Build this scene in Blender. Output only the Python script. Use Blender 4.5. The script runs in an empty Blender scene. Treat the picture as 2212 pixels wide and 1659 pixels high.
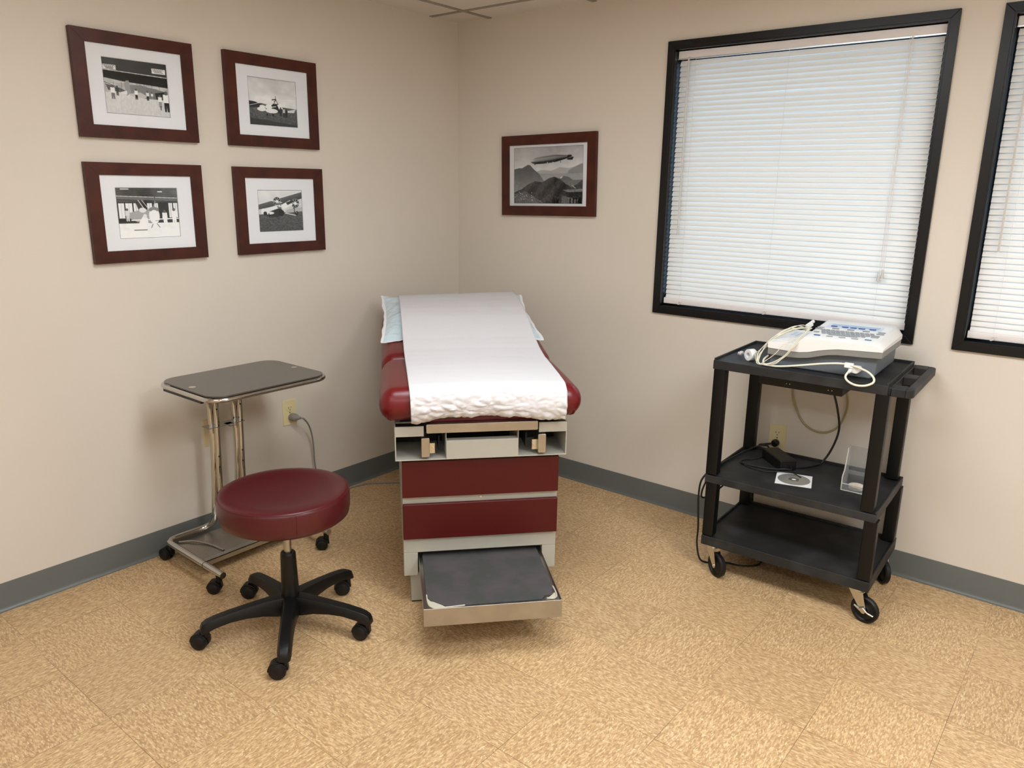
import bpy, bmesh, math, random
import numpy as np
from mathutils import Vector, Matrix, noise
random.seed(7)
C = bpy.context.scene.collection
PI = math.pi
def V(*a): return Vector(a)

# ------------------------------------------------------------------ materials
def s2l(c):
    return tuple(((x/12.92) if x <= .04045 else ((x+.055)/1.055)**2.4) for x in c)
def rgb(r, g, b): return s2l((r/255, g/255, b/255)) + (1,)
def mat(name, col, rough=.5, metal=0, spec=.5, coat=0, bump=None, alpha=None, trans=0):
    m = bpy.data.materials.new(name); m.use_nodes = True
    nt = m.node_tree; b = nt.nodes['Principled BSDF']
    b.inputs['Base Color'].default_value = col
    b.inputs['Roughness'].default_value = rough
    b.inputs['Metallic'].default_value = metal
    b.inputs['Specular IOR Level'].default_value = spec
    b.inputs['Coat Weight'].default_value = coat
    b.inputs['Transmission Weight'].default_value = trans
    if bump:
        sc, st, dist = bump
        tc = nt.nodes.new('ShaderNodeTexCoord'); n = nt.nodes.new('ShaderNodeTexNoise')
        n.inputs['Scale'].default_value = sc; n.inputs['Detail'].default_value = 3
        bp = nt.nodes.new('ShaderNodeBump'); bp.inputs['Strength'].default_value = st; bp.inputs['Distance'].default_value = dist
        nt.links.new(tc.outputs['Object'], n.inputs['Vector']); nt.links.new(n.outputs['Fac'], bp.inputs['Height'])
        nt.links.new(bp.outputs['Normal'], b.inputs['Normal'])
    return m
def vary(m, c1, c2, scale, detail=4, stretch=(1, 1, 1), lo=.35, hi=.65):
    """noise-driven variation between two colours of the thing itself"""
    nt = m.node_tree; b = nt.nodes['Principled BSDF']
    tc = nt.nodes.new('ShaderNodeTexCoord'); mp = nt.nodes.new('ShaderNodeMapping'); n = nt.nodes.new('ShaderNodeTexNoise')
    mp.inputs['Scale'].default_value = stretch
    n.inputs['Scale'].default_value = scale; n.inputs['Detail'].default_value = detail
    r = nt.nodes.new('ShaderNodeValToRGB'); r.color_ramp.elements[0].position = lo; r.color_ramp.elements[1].position = hi
    r.color_ramp.elements[0].color = c1; r.color_ramp.elements[1].color = c2
    nt.links.new(tc.outputs['Object'], mp.inputs['Vector']); nt.links.new(mp.outputs['Vector'], n.inputs['Vector'])
    nt.links.new(n.outputs['Fac'], r.inputs['Fac']); nt.links.new(r.outputs['Color'], b.inputs['Base Color'])
    return m
M = {}
M['wall'] = vary(mat('wall_paint', rgb(208, 196, 176), .42, spec=.3, bump=(260, .25, .0012)), rgb(212, 203, 191), rgb(216, 207, 195), 1.3)
M['white_plastic'] = mat('white_plastic', rgb(226, 226, 228), .35, bump=(600, .1, .0004))
M['ceiling'] = vary(mat('ceiling_tile', rgb(200, 192, 180), .95, spec=.1, bump=(420, .6, .002)), rgb(216, 208, 198), rgb(226, 219, 210), 260)
M['tbar'] = mat('ceiling_grid', rgb(150, 141, 128), .6)
M['base'] = mat('vinyl_base', rgb(98, 101, 98), .38, spec=.5, bump=(300, .15, .0006))
M['black_frame'] = mat('black_window_frame', rgb(13, 12, 13), .34, spec=.35, bump=(90, .15, .0006))
M['maroon'] = mat('maroon_vinyl', rgb(100, 7, 15), .34, spec=.5, bump=(700, .12, .0004))
M['stool_vinyl'] = mat('burgundy_vinyl', rgb(76, 12, 20), .34, spec=.5, bump=(700, .12, .0004))
M['red_lam'] = vary(mat('red_laminate', rgb(96, 8, 10), .42, spec=.35), rgb(70, 3, 5), rgb(77, 5, 7), 900)
M['enamel'] = mat('grey_enamel', rgb(172, 169, 158), .42, bump=(900, .08, .0003))
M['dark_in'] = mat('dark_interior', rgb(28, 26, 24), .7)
M['steel'] = vary(mat('brushed_steel', rgb(190, 185, 175), .34, metal=1, bump=(500, .06, .0003)), rgb(172, 169, 163), rgb(184, 181, 175), 12)
M['chrome'] = mat('chrome', rgb(196, 194, 190), .1, metal=1)
M['zinc'] = mat('zinc', rgb(210, 208, 200), .25, metal=1)
M['black_plastic'] = mat('black_plastic', rgb(15, 14, 14), .4, spec=.35, bump=(900, .2, .0005))
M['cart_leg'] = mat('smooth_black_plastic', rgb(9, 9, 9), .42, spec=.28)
M['cart'] = vary(mat('black_cart_plastic', rgb(20, 20, 21), .55, spec=.4, bump=(750, .45, .0008)), rgb(30, 30, 31), rgb(56, 57, 58), 9, detail=6, lo=.45, hi=.8)
M['rubber'] = mat('black_rubber', rgb(14, 13, 13), .45, spec=.35)
M['glass_top'] = mat('dark_glass_top', rgb(72, 67, 62), .16, spec=.5)
M['alu'] = mat('silver_rim', rgb(205, 205, 203), .3, metal=.8)
M['mat_board'] = mat('mat_board', rgb(236, 236, 238), .9, spec=.1)
M['cream'] = mat('cream_plastic', rgb(222, 208, 162), .35)
M['slot'] = mat('slot_dark', rgb(30, 26, 20), .6)
M['cord_grey'] = mat('grey_cord', rgb(132, 128, 122), .45)
M['cord_black'] = mat('black_cord', rgb(20, 20, 20), .4)
M['cord_beige'] = mat('beige_cord', rgb(168, 152, 112), .5)
M['cord_white'] = mat('ivory_cable', rgb(224, 220, 200), .4)
M['dev_white'] = mat('device_white', rgb(232, 230, 228), .35)
M['dev_grey'] = mat('device_grey', rgb(128, 128, 124), .45, bump=(500, .1, .0003))
M['dev_dark'] = mat('device_slate', rgb(98, 104, 110), .45, bump=(500, .1, .0003))
M['key_grey'] = mat('key_grey', rgb(142, 146, 150), .45)
M['key_blue'] = mat('key_blue', rgb(34, 74, 146), .4)
M['key_teal'] = mat('key_teal', rgb(44, 110, 140), .4)
M['lcd'] = mat('lcd_strip', rgb(150, 176, 206), .15)
M['label_blue'] = mat('label_blue', rgb(190, 204, 232), .5)
M['mat_pad'] = vary(mat('step_rubber_mat', rgb(70, 67, 68), .75, bump=(900, .4, .0008)), rgb(62, 64, 62), rgb(78, 72, 74), 14)
M['tape'] = mat('white_tape', rgb(236, 234, 230), .55)
M['gauze'] = mat('tan_tape', rgb(222, 206, 190), .7)
M['sleeve'] = mat('paper_sleeve', rgb(236, 236, 236), .7)
M['brown'] = mat('brown_plastic', rgb(92, 62, 58), .4)
M['piping'] = mat('piping_vinyl', rgb(104, 14, 28), .35)

def wood():
    m = mat('mahogany_stain', rgb(88, 34, 22), .38, spec=.35, coat=0)
    return vary(m, rgb(58, 22, 13), rgb(76, 32, 18), 14, stretch=(1, 1, 1))
M['wood'] = wood()

def paper_mat():
    m = mat('crepe_paper', rgb(212, 210, 213), .85, spec=.15, bump=(420, .5, .0012)); return m
M['paper'] = paper_mat()
def pillow_mat():
    m = mat('pale_blue_plastic', rgb(204, 224, 234), .22, spec=.5)
    nt = m.node_tree; b = nt.nodes['Principled BSDF']
    tc = nt.nodes.new('ShaderNodeTexCoord'); n = nt.nodes.new('ShaderNodeTexNoise'); n.inputs['Scale'].default_value = 18; n.inputs['Detail'].default_value = 4
    n.inputs['Distortion'].default_value = 1.2
    bp = nt.nodes.new('ShaderNodeBump'); bp.inputs['Strength'].default_value = .7; bp.inputs['Distance'].default_value = .012
    nt.links.new(tc.outputs['Object'], n.inputs['Vector']); nt.links.new(n.outputs['Fac'], bp.inputs['Height']); nt.links.new(bp.outputs['Normal'], b.inputs['Normal'])
    return m
M['pillow'] = pillow_mat()

def thin_glass(name, tint=(1, 1, 1, 1), rough=.02, ior=1.45, base=.0):
    m = bpy.data.materials.new(name); m.use_nodes = True; nt = m.node_tree; nt.nodes.clear()
    o = nt.nodes.new('ShaderNodeOutputMaterial'); t = nt.nodes.new('ShaderNodeBsdfTransparent'); g = nt.nodes.new('ShaderNodeBsdfGlossy')
    g.inputs['Roughness'].default_value = rough; t.inputs['Color'].default_value = tint
    f = nt.nodes.new('ShaderNodeFresnel'); f.inputs['IOR'].default_value = ior; mx = nt.nodes.new('ShaderNodeMixShader')
    ad = nt.nodes.new('ShaderNodeMath'); ad.operation = 'ADD'; ad.use_clamp = True; ad.inputs[1].default_value = base
    nt.links.new(f.outputs[0], ad.inputs[0]); nt.links.new(ad.outputs[0], mx.inputs[0])
    nt.links.new(t.outputs[0], mx.inputs[1]); nt.links.new(g.outputs[0], mx.inputs[2])
    nt.links.new(mx.outputs[0], o.inputs[0]); return m
M['glazing'] = thin_glass('picture_glass', rough=.03, ior=1.3)
M['window_glass'] = thin_glass('window_glass', (.86, .92, .95, 1))
def clear_plastic():
    m = bpy.data.materials.new('clear_plastic'); m.use_nodes = True; nt = m.node_tree; nt.nodes.clear()
    o = nt.nodes.new('ShaderNodeOutputMaterial'); t = nt.nodes.new('ShaderNodeBsdfTransparent'); t.inputs['Color'].default_value = (.86, .87, .87, 1)
    p = nt.nodes.new('ShaderNodeBsdfPrincipled'); p.inputs['Base Color'].default_value = (.75, .76, .76, 1); p.inputs['Roughness'].default_value = .12
    f = nt.nodes.new('ShaderNodeLayerWeight'); f.inputs['Blend'].default_value = .22
    mr = nt.nodes.new('ShaderNodeMapRange'); mr.inputs['To Min'].default_value = .07; mr.inputs['To Max'].default_value = .75
    mx = nt.nodes.new('ShaderNodeMixShader')
    nt.links.new(f.outputs['Facing'], mr.inputs['Value']); nt.links.new(mr.outputs[0], mx.inputs[0])
    nt.links.new(t.outputs[0], mx.inputs[1]); nt.links.new(p.outputs[0], mx.inputs[2]); nt.links.new(mx.outputs[0], o.inputs[0]); return m
M['clear'] = clear_plastic()
def slat_mat():
    m = bpy.data.materials.new('blind_slat'); m.use_nodes = True; nt = m.node_tree
    p = nt.nodes['Principled BSDF']; p.inputs['Base Color'].default_value = rgb(232, 230, 226); p.inputs['Roughness'].default_value = .4
    o = nt.nodes['Material Output']; tl = nt.nodes.new('ShaderNodeBsdfTranslucent'); tl.inputs['Color'].default_value = (.86, .80, .72, 1)
    mx = nt.nodes.new('ShaderNodeMixShader'); mx.inputs[0].default_value = .09
    nt.links.new(p.outputs[0], mx.inputs[1]); nt.links.new(tl.outputs[0], mx.inputs[2]); nt.links.new(mx.outputs[0], o.inputs[0]); return m
M['slat'] = slat_mat()
M['blind_rail'] = mat('blind_rail', rgb(226, 220, 218), .4)
def emis(name, col, st):
    m = bpy.data.materials.new(name); m.use_nodes = True; nt = m.node_tree; nt.nodes.clear()
    o = nt.nodes.new('ShaderNodeOutputMaterial'); e = nt.nodes.new('ShaderNodeEmission'); e.inputs[0].default_value = col; e.inputs[1].default_value = st
    nt.links.new(e.outputs[0], o.inputs[0]); return m

def N(nt, typ, **kw):
    n = nt.nodes.new(typ)
    for k, v in kw.items(): setattr(n, k, v)
    return n
X0, Y0, T = 1.157033386431674, -1.4490758952582872, .3048
def floor_mat():
    m = bpy.data.materials.new('vinyl_tile_floor'); m.use_nodes = True; nt = m.node_tree; L = nt.links.new
    b = nt.nodes['Principled BSDF']; b.inputs['Roughness'].default_value = .33; b.inputs['Specular IOR Level'].default_value = .45
    geo = N(nt, 'ShaderNodeNewGeometry')
    mp = N(nt, 'ShaderNodeVectorMath', operation='ADD'); mp.inputs[1].default_value = (-X0 + 20*T, -Y0 + 20*T, 0)
    L(geo.outputs['Position'], mp.inputs[0])
    sc = N(nt, 'ShaderNodeVectorMath', operation='SCALE'); sc.inputs['Scale'].default_value = 1/T; L(mp.outputs[0], sc.inputs[0])
    fl = N(nt, 'ShaderNodeVectorMath', operation='FLOOR'); L(sc.outputs[0], fl.inputs[0])
    fr = N(nt, 'ShaderNodeVectorMath', operation='FRACTION'); L(sc.outputs[0], fr.inputs[0])
    sp = N(nt, 'ShaderNodeSeparateXYZ'); L(fl.outputs[0], sp.inputs[0])
    sf = N(nt, 'ShaderNodeSeparateXYZ'); L(fr.outputs[0], sf.inputs[0])
    add = N(nt, 'ShaderNodeMath', operation='ADD'); L(sp.outputs[0], add.inputs[0]); L(sp.outputs[1], add.inputs[1])
    mod = N(nt, 'ShaderNodeMath', operation='MODULO'); mod.inputs[1].default_value = 2; L(add.outputs[0], mod.inputs[0])
    wn = N(nt, 'ShaderNodeTexWhiteNoise', noise_dimensions='3D'); L(fl.outputs[0], wn.inputs['Vector'])
    off = N(nt, 'ShaderNodeVectorMath', operation='SCALE'); off.inputs['Scale'].default_value = 37; L(wn.outputs['Color'], off.inputs[0])
    # local coordinates, direction of the fleck quarter-turned from tile to tile
    c1 = N(nt, 'ShaderNodeCombineXYZ'); L(sf.outputs[0], c1.inputs[0]); L(sf.outputs[1], c1.inputs[1])
    c2 = N(nt, 'ShaderNodeCombineXYZ'); L(sf.outputs[1], c2.inputs[0]); L(sf.outputs[0], c2.inputs[1])
    mx = N(nt, 'ShaderNodeMix', data_type='VECTOR'); L(mod.outputs[0], mx.inputs[0]); L(c1.outputs[0], mx.inputs[4]); L(c2.outputs[0], mx.inputs[5])
    ml = N(nt, 'ShaderNodeVectorMath', operation='MULTIPLY'); ml.inputs[1].default_value = (.92, 2.7, 1); L(mx.outputs[1], ml.inputs[0])
    ad = N(nt, 'ShaderNodeVectorMath', operation='ADD'); L(ml.outputs[0], ad.inputs[0]); L(off.outputs[0], ad.inputs[1])
    n1 = N(nt, 'ShaderNodeTexNoise'); n1.inputs['Scale'].default_value = 20; n1.inputs['Detail'].default_value = 1.6; n1.inputs['Distortion'].default_value = .5
    n2 = N(nt, 'ShaderNodeTexNoise'); n2.inputs['Scale'].default_value = 26; n2.inputs['Detail'].default_value = 1; n2.inputs['Distortion'].default_value = .6
    L(ad.outputs[0], n1.inputs['Vector'])
    ad2 = N(nt, 'ShaderNodeVectorMath', operation='ADD'); ad2.inputs[1].default_value = (11, 5, 3); L(ad.outputs[0], ad2.inputs[0]); L(ad2.outputs[0], n2.inputs['Vector'])
    r1 = N(nt, 'ShaderNodeValToRGB'); cr = r1.color_ramp; cr.interpolation = 'LINEAR'
    cr.elements[0].position = .40; cr.elements[0].color = rgb(176, 142, 102)
    cr.elements[1].position = .46; cr.elements[1].color = rgb(195, 160, 117)
    e = cr.elements.new(.56); e.color = rgb(198, 164, 121)
    e = cr.elements.new(.61); e.color = rgb(212, 182, 138)
    L(n1.outputs['Fac'], r1.inputs['Fac'])
    r2 = N(nt, 'ShaderNodeValToRGB'); r2.color_ramp.elements[0].position = .63; r2.color_ramp.elements[1].position = .67
    L(n2.outputs['Fac'], r2.inputs['Fac'])
    m2 = N(nt, 'ShaderNodeMix', data_type='RGBA'); L(r2.outputs['Color'], m2.inputs[0]); L(r1.outputs['Color'], m2.inputs[6]); m2.inputs[7].default_value = rgb(170, 136, 98)
    r3 = N(nt, 'ShaderNodeValToRGB'); r3.color_ramp.elements[0].position = .33; r3.color_ramp.elements[1].position = .37
    r3.color_ramp.elements[0].color = (1, 1, 1, 1); r3.color_ramp.elements[1].color = (0, 0, 0, 1); L(n2.outputs['Fac'], r3.inputs['Fac'])
    m3 = N(nt, 'ShaderNodeMix', data_type='RGBA'); L(r3.outputs['Color'], m3.inputs[0]); L(m2.outputs[2], m3.inputs[6]); m3.inputs[7].default_value = rgb(224, 200, 158)
    # seams
    def edge(o):
        a = N(nt, 'ShaderNodeMath', operation='SUBTRACT'); L(o, a.inputs[0]); a.inputs[1].default_value = .5
        c = N(nt, 'ShaderNodeMath', operation='ABSOLUTE'); L(a.outputs[0], c.inputs[0]); return c.outputs[0]
    mxx = N(nt, 'ShaderNodeMath', operation='MAXIMUM'); L(edge(sf.outputs[0]), mxx.inputs[0]); L(edge(sf.outputs[1]), mxx.inputs[1])
    gt = N(nt, 'ShaderNodeMath', operation='GREATER_THAN'); gt.inputs[1].default_value = .4976; L(mxx.outputs[0], gt.inputs[0])
    n4 = N(nt, 'ShaderNodeTexNoise'); n4.inputs['Scale'].default_value = 3.5; L(geo.outputs['Position'], n4.inputs['Vector'])
    mr = N(nt, 'ShaderNodeMapRange'); mr.inputs['From Min'].default_value = .35; mr.inputs['From Max'].default_value = .6; mr.inputs['To Min'].default_value = .15; mr.inputs['To Max'].default_value = .95
    L(n4.outputs['Fac'], mr.inputs['Value'])
    mm = N(nt, 'ShaderNodeMath', operation='MULTIPLY'); L(gt.outputs[0], mm.inputs[0]); L(mr.outputs[0], mm.inputs[1])
    m4 = N(nt, 'ShaderNodeMix', data_type='RGBA'); L(mm.outputs[0], m4.inputs[0]); L(m3.outputs[2], m4.inputs[6]); m4.inputs[7].default_value = rgb(104, 78, 46)
    hsv = N(nt, 'ShaderNodeHueSaturation'); L(m4.outputs[2], hsv.inputs['Color'])
    mr2 = N(nt, 'ShaderNodeMapRange'); mr2.inputs['To Min'].default_value = .95; mr2.inputs['To Max'].default_value = 1.04; L(wn.outputs['Value'], mr2.inputs['Value']); L(mr2.outputs[0], hsv.inputs['Value'])
    L(hsv.outputs[0], b.inputs['Base Color'])
    nb = N(nt, 'ShaderNodeTexNoise'); nb.inputs['Scale'].default_value = 60; L(geo.outputs['Position'], nb.inputs['Vector'])
    bp = N(nt, 'ShaderNodeBump'); bp.inputs['Strength'].default_value = .12; bp.inputs['Distance'].default_value = .002; L(nb.outputs['Fac'], bp.inputs['Height']); L(bp.outputs[0], b.inputs['Normal'])
    return m
M['floor'] = floor_mat()
def mesh_shelf_mat():
    m = bpy.data.materials.new('perforated_steel'); m.use_nodes = True; nt = m.node_tree; L = nt.links.new
    b = nt.nodes['Principled BSDF']; b.inputs['Metallic'].default_value = .9; b.inputs['Roughness'].default_value = .35
    tc = N(nt, 'ShaderNodeTexCoord'); sc = N(nt, 'ShaderNodeVectorMath', operation='SCALE'); sc.inputs['Scale'].default_value = 1/.006
    L(tc.outputs['Object'], sc.inputs[0]); fr = N(nt, 'ShaderNodeVectorMath', operation='FRACTION'); L(sc.outputs[0], fr.inputs[0])
    sb = N(nt, 'ShaderNodeVectorMath', operation='SUBTRACT'); sb.inputs[1].default_value = (.5, .5, 0); L(fr.outputs[0], sb.inputs[0])
    ml = N(nt, 'ShaderNodeVectorMath', operation='MULTIPLY'); ml.inputs[1].default_value = (1, 1, 0); L(sb.outputs[0], ml.inputs[0])
    ln = N(nt, 'ShaderNodeVectorMath', operation='LENGTH'); L(ml.outputs[0], ln.inputs[0])
    lt = N(nt, 'ShaderNodeMath', operation='LESS_THAN'); lt.inputs[1].default_value = .3; L(ln.outputs['Value'], lt.inputs[0])
    mx = N(nt, 'ShaderNodeMix', data_type='RGBA'); mx.inputs[6].default_value = rgb(185, 178, 168); mx.inputs[7].default_value = rgb(70, 62, 50)
    L(lt.outputs[0], mx.inputs[0]); L(mx.outputs[2], b.inputs['Base Color']); return m
M['perf'] = mesh_shelf_mat()

# ------------------------------------------------------------------ mesh helpers
class MB:
    def __init__(s): s.v = []; s.f = []
    def add(s, vs, fs):
        k = len(s.v); s.v += [tuple(p) for p in vs]; s.f += [tuple(i+k for i in f) for f in fs]; return s
    def box(s, x0, x1, y0, y1, z0, z1, rot=None, about=None):
        vs = [V(x, y, z) for z in (z0, z1) for y in (y0, y1) for x in (x0, x1)]
        if rot is not None:
            c = V(*about) if about else V((x0+x1)/2, (y0+y1)/2, (z0+z1)/2); vs = [c + rot @ (p-c) for p in vs]
        return s.add(vs, [(0, 2, 3, 1), (4, 5, 7, 6), (0, 1, 5, 4), (2, 6, 7, 3), (0, 4, 6, 2), (1, 3, 7, 5)])
    def cyl(s, p0, p1, r0, r1=None, n=24, caps=True):
        r1 = r0 if r1 is None else r1; p0 = V(*p0); p1 = V(*p1); a = (p1-p0).normalized()
        u = a.orthogonal().normalized(); w = a.cross(u); vs = []
        for p, r in ((p0, r0), (p1, r1)):
            vs += [p + r*(math.cos(2*PI*i/n)*u + math.sin(2*PI*i/n)*w) for i in range(n)]
        fs = [(i, (i+1) % n, n+(i+1) % n, n+i) for i in range(n)]
        if caps: fs += [tuple(range(n-1, -1, -1)), tuple(range(n, 2*n))]
        return s.add(vs, fs)
    def lathe(s, prof, c=(0, 0, 0), n=48, axis='z', frame=None):
        c = V(*c); vs = []; fs = []; k = len(prof)
        if frame is None:
            frame = Matrix.Identity(3) if axis == 'z' else (Matrix(((0, 0, 1), (1, 0, 0), (0, 1, 0))) if axis == 'x' else Matrix(((1, 0, 0), (0, 0, 1), (0, -1, 0))))
        for i in range(n):
            a = 2*PI*i/n
            for r, z in prof: vs.append(c + frame @ V(r*math.cos(a), r*math.sin(a), z))
        for i in range(n):
            j = (i+1) % n
            for q in range(k-1): fs.append((i*k+q, j*k+q, j*k+q+1, i*k+q+1))
        return s.add(vs, fs)
    def tube(s, pts, r, n=12, smooth=0, closed=False, caps=True, flat=1.0):
        P = [V(*p) for p in pts]
        if smooth: P = spline(P, smooth, closed)
        m = len(P); rad = r if isinstance(r, (list, tuple)) else [r]*m
        if len(rad) != m: rad = [rad[0] + (rad[-1]-rad[0])*i/(m-1) for i in range(m)]
        t = []
        for i in range(m):
            a = P[(i-1) % m] if (closed or i) else P[i]; b = P[(i+1) % m] if (closed or i < m-1) else P[i]
            t.append((b-a).normalized())
        u = t[0].orthogonal().normalized(); vs = []; fs = []
        for i in range(m):
            u = (u - u.dot(t[i])*t[i])
            u = u.normalized() if u.length > 1e-6 else t[i].orthogonal().normalized()
            w = t[i].cross(u)
            vs += [P[i] + rad[i]*(math.cos(2*PI*k/n)*u + math.sin(2*PI*k/n)*w*flat) for k in range(n)]
        for i in range(m if closed else m-1):
            j = (i+1) % m
            fs += [(i*n+k, i*n+(k+1) % n, j*n+(k+1) % n, j*n+k) for k in range(n)]
        if caps and not closed: fs += [tuple(range(n-1, -1, -1)), tuple((m-1)*n+k for k in range(n))]
        return s.add(vs, fs)
    def prism(s, poly, o, u, v, w, h):
        """2-D polygon in the plane o + a*u + b*v, extruded by h along w"""
        o, u, v, w = (V(*q) for q in (o, u, v, w)); n = len(poly)
        vs = [o + a*u + b*v for a, b in poly] + [o + a*u + b*v + h*w for a, b in poly]
        fs = [tuple(range(n-1, -1, -1)), tuple(range(n, 2*n))] + [(i, (i+1) % n, n+(i+1) % n, n+i) for i in range(n)]
        return s.add(vs, fs)
    def build(s, name, m, parent=None, bevel=0, seg=2, smooth=35, xf=None):
        me = bpy.data.meshes.new(name); me.from_pydata(s.v, [], s.f); me.validate()
        bm = bmesh.new(); bm.from_mesh(me); bmesh.ops.recalc_face_normals(bm, faces=bm.faces)
        bm.to_mesh(me); bm.free()
        if xf is not None: me.transform(xf)
        me.materials.append(m)
        me.polygons.foreach_set('use_smooth', [True]*len(me.polygons)); me.set_sharp_from_angle(angle=math.radians(smooth))
        o = bpy.data.objects.new(name, me); C.objects.link(o)
        if parent is not None: o.parent = parent
        if bevel:
            b = o.modifiers.new('b', 'BEVEL'); b.width = bevel; b.segments = seg; b.limit_method = 'ANGLE'; b.angle_limit = math.radians(40)
            b.harden_normals = True
        return o
def spline(P, k, closed=False):
    n = len(P); out = []
    for i in range(n if closed else n-1):
        p0 = P[(i-1) % n] if (closed or i) else P[0]*2-P[1]; p1 = P[i]; p2 = P[(i+1) % n]
        p3 = P[(i+2) % n] if (closed or i+2 < n) else P[-1]*2-P[-2]
        for j in range(k):
            t = j/k; out.append(.5*((2*p1) + (p2-p0)*t + (2*p0-5*p1+4*p2-p3)*t*t + (3*p1-p0-3*p2+p3)*t**3))
    if not closed: out.append(P[-1])
    return out
def rrect(x0, x1, y0, y1, r, n=8):
    out = []
    for cx, cy, a0 in ((x1-r, y1-r, 0), (x0+r, y1-r, 90), (x0+r, y0+r, 180), (x1-r, y0+r, 270)):
        for i in range(n+1):
            a = math.radians(a0 + 90*i/n); out.append((cx + r*math.cos(a), cy + r*math.sin(a)))
    return out
def grid_mesh(f, nu, nv, closed_u=False):
    mb = MB(); vs = [f(i/(nu-1), j/(nv-1)) for j in range(nv) for i in range(nu)]
    mb.add(vs, [(j*nu+i, j*nu+i+1, (j+1)*nu+i+1, (j+1)*nu+i) for j in range(nv-1) for i in range(nu-1)]); return mb
def rcube(x0, x1, y0, y1, z0, z1, rx, ry, rz, nn=6, mid=6, crown=0, warp=None):
    """soft cushion: box whose edges are rounded with radii rx, ry, rz"""
    def axis(a, b, r):
        arc = [r*(1-math.cos(PI/2*i/nn))*1.0 for i in range(nn)]
        return [a+t for t in arc] + [a+r + (b-a-2*r)*i/mid for i in range(mid+1)] + [b-t for t in reversed(arc)]
    X, Y, Z = axis(x0, x1, rx), axis(y0, y1, ry), axis(z0, z1, rz)
    idx = {}; vs = []; fs = []
    def vid(i, j, k):
        key = (i, j, k)
        if key not in idx:
            p = [X[i], Y[j], Z[k]]; c = [min(max(p[0], x0+rx), x1-rx), min(max(p[1], y0+ry), y1-ry), min(max(p[2], z0+rz), z1-rz)]
            d = [(p[0]-c[0])/rx, (p[1]-c[1])/ry, (p[2]-c[2])/rz]; l = math.sqrt(sum(q*q for q in d))
            if l > 1e-9:
                d = [q/l for q in d]; p = [c[0]+d[0]*rx, c[1]+d[1]*ry, c[2]+d[2]*rz]
            if crown and p[2] > (z0+z1)/2:
                uu = (2*p[0]-x0-x1)/(x1-x0); p[2] += crown*max(0, 1-uu*uu)
            if warp: p = warp(p)
            idx[key] = len(vs); vs.append(tuple(p))
        return idx[key]
    nx, ny, nz = len(X)-1, len(Y)-1, len(Z)-1
    for i in range(nx):
        for j in range(ny):
            for k in (0, nz): fs.append((vid(i, j, k), vid(i+1, j, k), vid(i+1, j+1, k), vid(i, j+1, k)))
    for i in range(nx):
        for k in range(nz):
            for j in (0, ny): fs.append((vid(i, j, k), vid(i+1, j, k), vid(i+1, j, k+1), vid(i, j, k+1)))
    for j in range(ny):
        for k in range(nz):
            for i in (0, nx): fs.append((vid(i, j, k), vid(i, j+1, k), vid(i, j+1, k+1), vid(i, j, k+1)))
    return MB().add(vs, fs)

def tag(o, label=None, cat=None, group=None, kind=None):
    if label: o['label'] = label
    if cat: o['category'] = cat
    if group: o['group'] = group
    if kind: o['kind'] = kind
    return o
def thing(name, label, cat, loc=(0, 0, 0), rz=0, group=None):
    o = bpy.data.objects.new(name, None); C.objects.link(o); o.location = loc; o.rotation_euler = (0, 0, rz)
    o.empty_display_size = .05
    return tag(o, label, cat, group)
def struct(o): o['kind'] = 'structure'; return o
def copy_tree(o, parent=None):
    c = o.copy(); C.objects.link(c); c.parent = parent
    for ch in list(o.children): copy_tree(ch, c)
    return c

# ------------------------------------------------------------------ room
CEIL, WX, WY = 2.265, 4.55, -4.35
ZX0, ZX1, ZZ0, ZZ1 = 1.237, 2.261, .949, 2.031       # clear opening of the first window
Z2X0, Z2X1 = 2.446, 3.470
WT = .14
struct(MB().box(-.14, WX+.14, WY-.14, .14, -.08, 0).build('floor', M['floor']))
struct(MB().box(-.14, WX+.14, WY-.14, .14, CEIL, CEIL+.06).build('ceiling', M['ceiling']))
struct(MB().box(-.14, 0, WY, 0, 0, CEIL).build('wall_left', M['wall']))
mb = MB()
for a, b, c, d in ((-.14, ZX0, 0, CEIL), (ZX1, Z2X0, 0, CEIL), (Z2X1, WX, 0, CEIL), (ZX0, ZX1, 0, ZZ0), (ZX0, ZX1, ZZ1, CEIL), (Z2X0, Z2X1, 0, ZZ0), (Z2X0, Z2X1, ZZ1, CEIL)):
    mb.box(a, b, 0, WT, c, d)
struct(mb.build('wall_right', M['wall']))
struct(MB().box(WX, WX+.14, WY, .14, 0, CEIL).build('wall_far', M['wall']))
struct(MB().box(-.14, WX+.14, WY-.14, WY, 0, CEIL).build('wall_back', M['wall']))
# ceiling T-bars
mb = MB()
for k in range(8):
    x = .215 + .61*k
    if x < WX: mb.box(x-.0115, x+.0115, WY, 0, CEIL-.004, CEIL+.001)
for k in range(8):
    y = -.192 - .61*k
    if y > WY: mb.box(0, WX, y-.0115, y+.0115, CEIL-.0035, CEIL+.001)
struct(mb.build('trim_1', M['tbar']))
# coved vinyl baseboards
prof = [(0, 0), (.0125, 0), (.0125, .002), (.0085, .0045), (.0055, .009), (.0035, .016), (.003, .10), (.0022, .1025), (0, .103)]
def baseboard(name, o, u, w, L):
    mb = MB().prism(prof, o, u, (0, 0, 1), w, L); struct(mb.build(name, M['base'], smooth=50))
baseboard('baseboard_left', (0, 0, 0), (1, 0, 0), (0, -1, 0), -WY)
baseboard('baseboard_right', (0, 0, 0), (0, -1, 0), (1, 0, 0), WX)
baseboard('baseboard_far', (WX, 0, 0), (-1, 0, 0), (0, -1, 0), -WY)
baseboard('baseboard_back', (0, WY, 0), (0, 1, 0), (1, 0, 0), WX)

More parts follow.
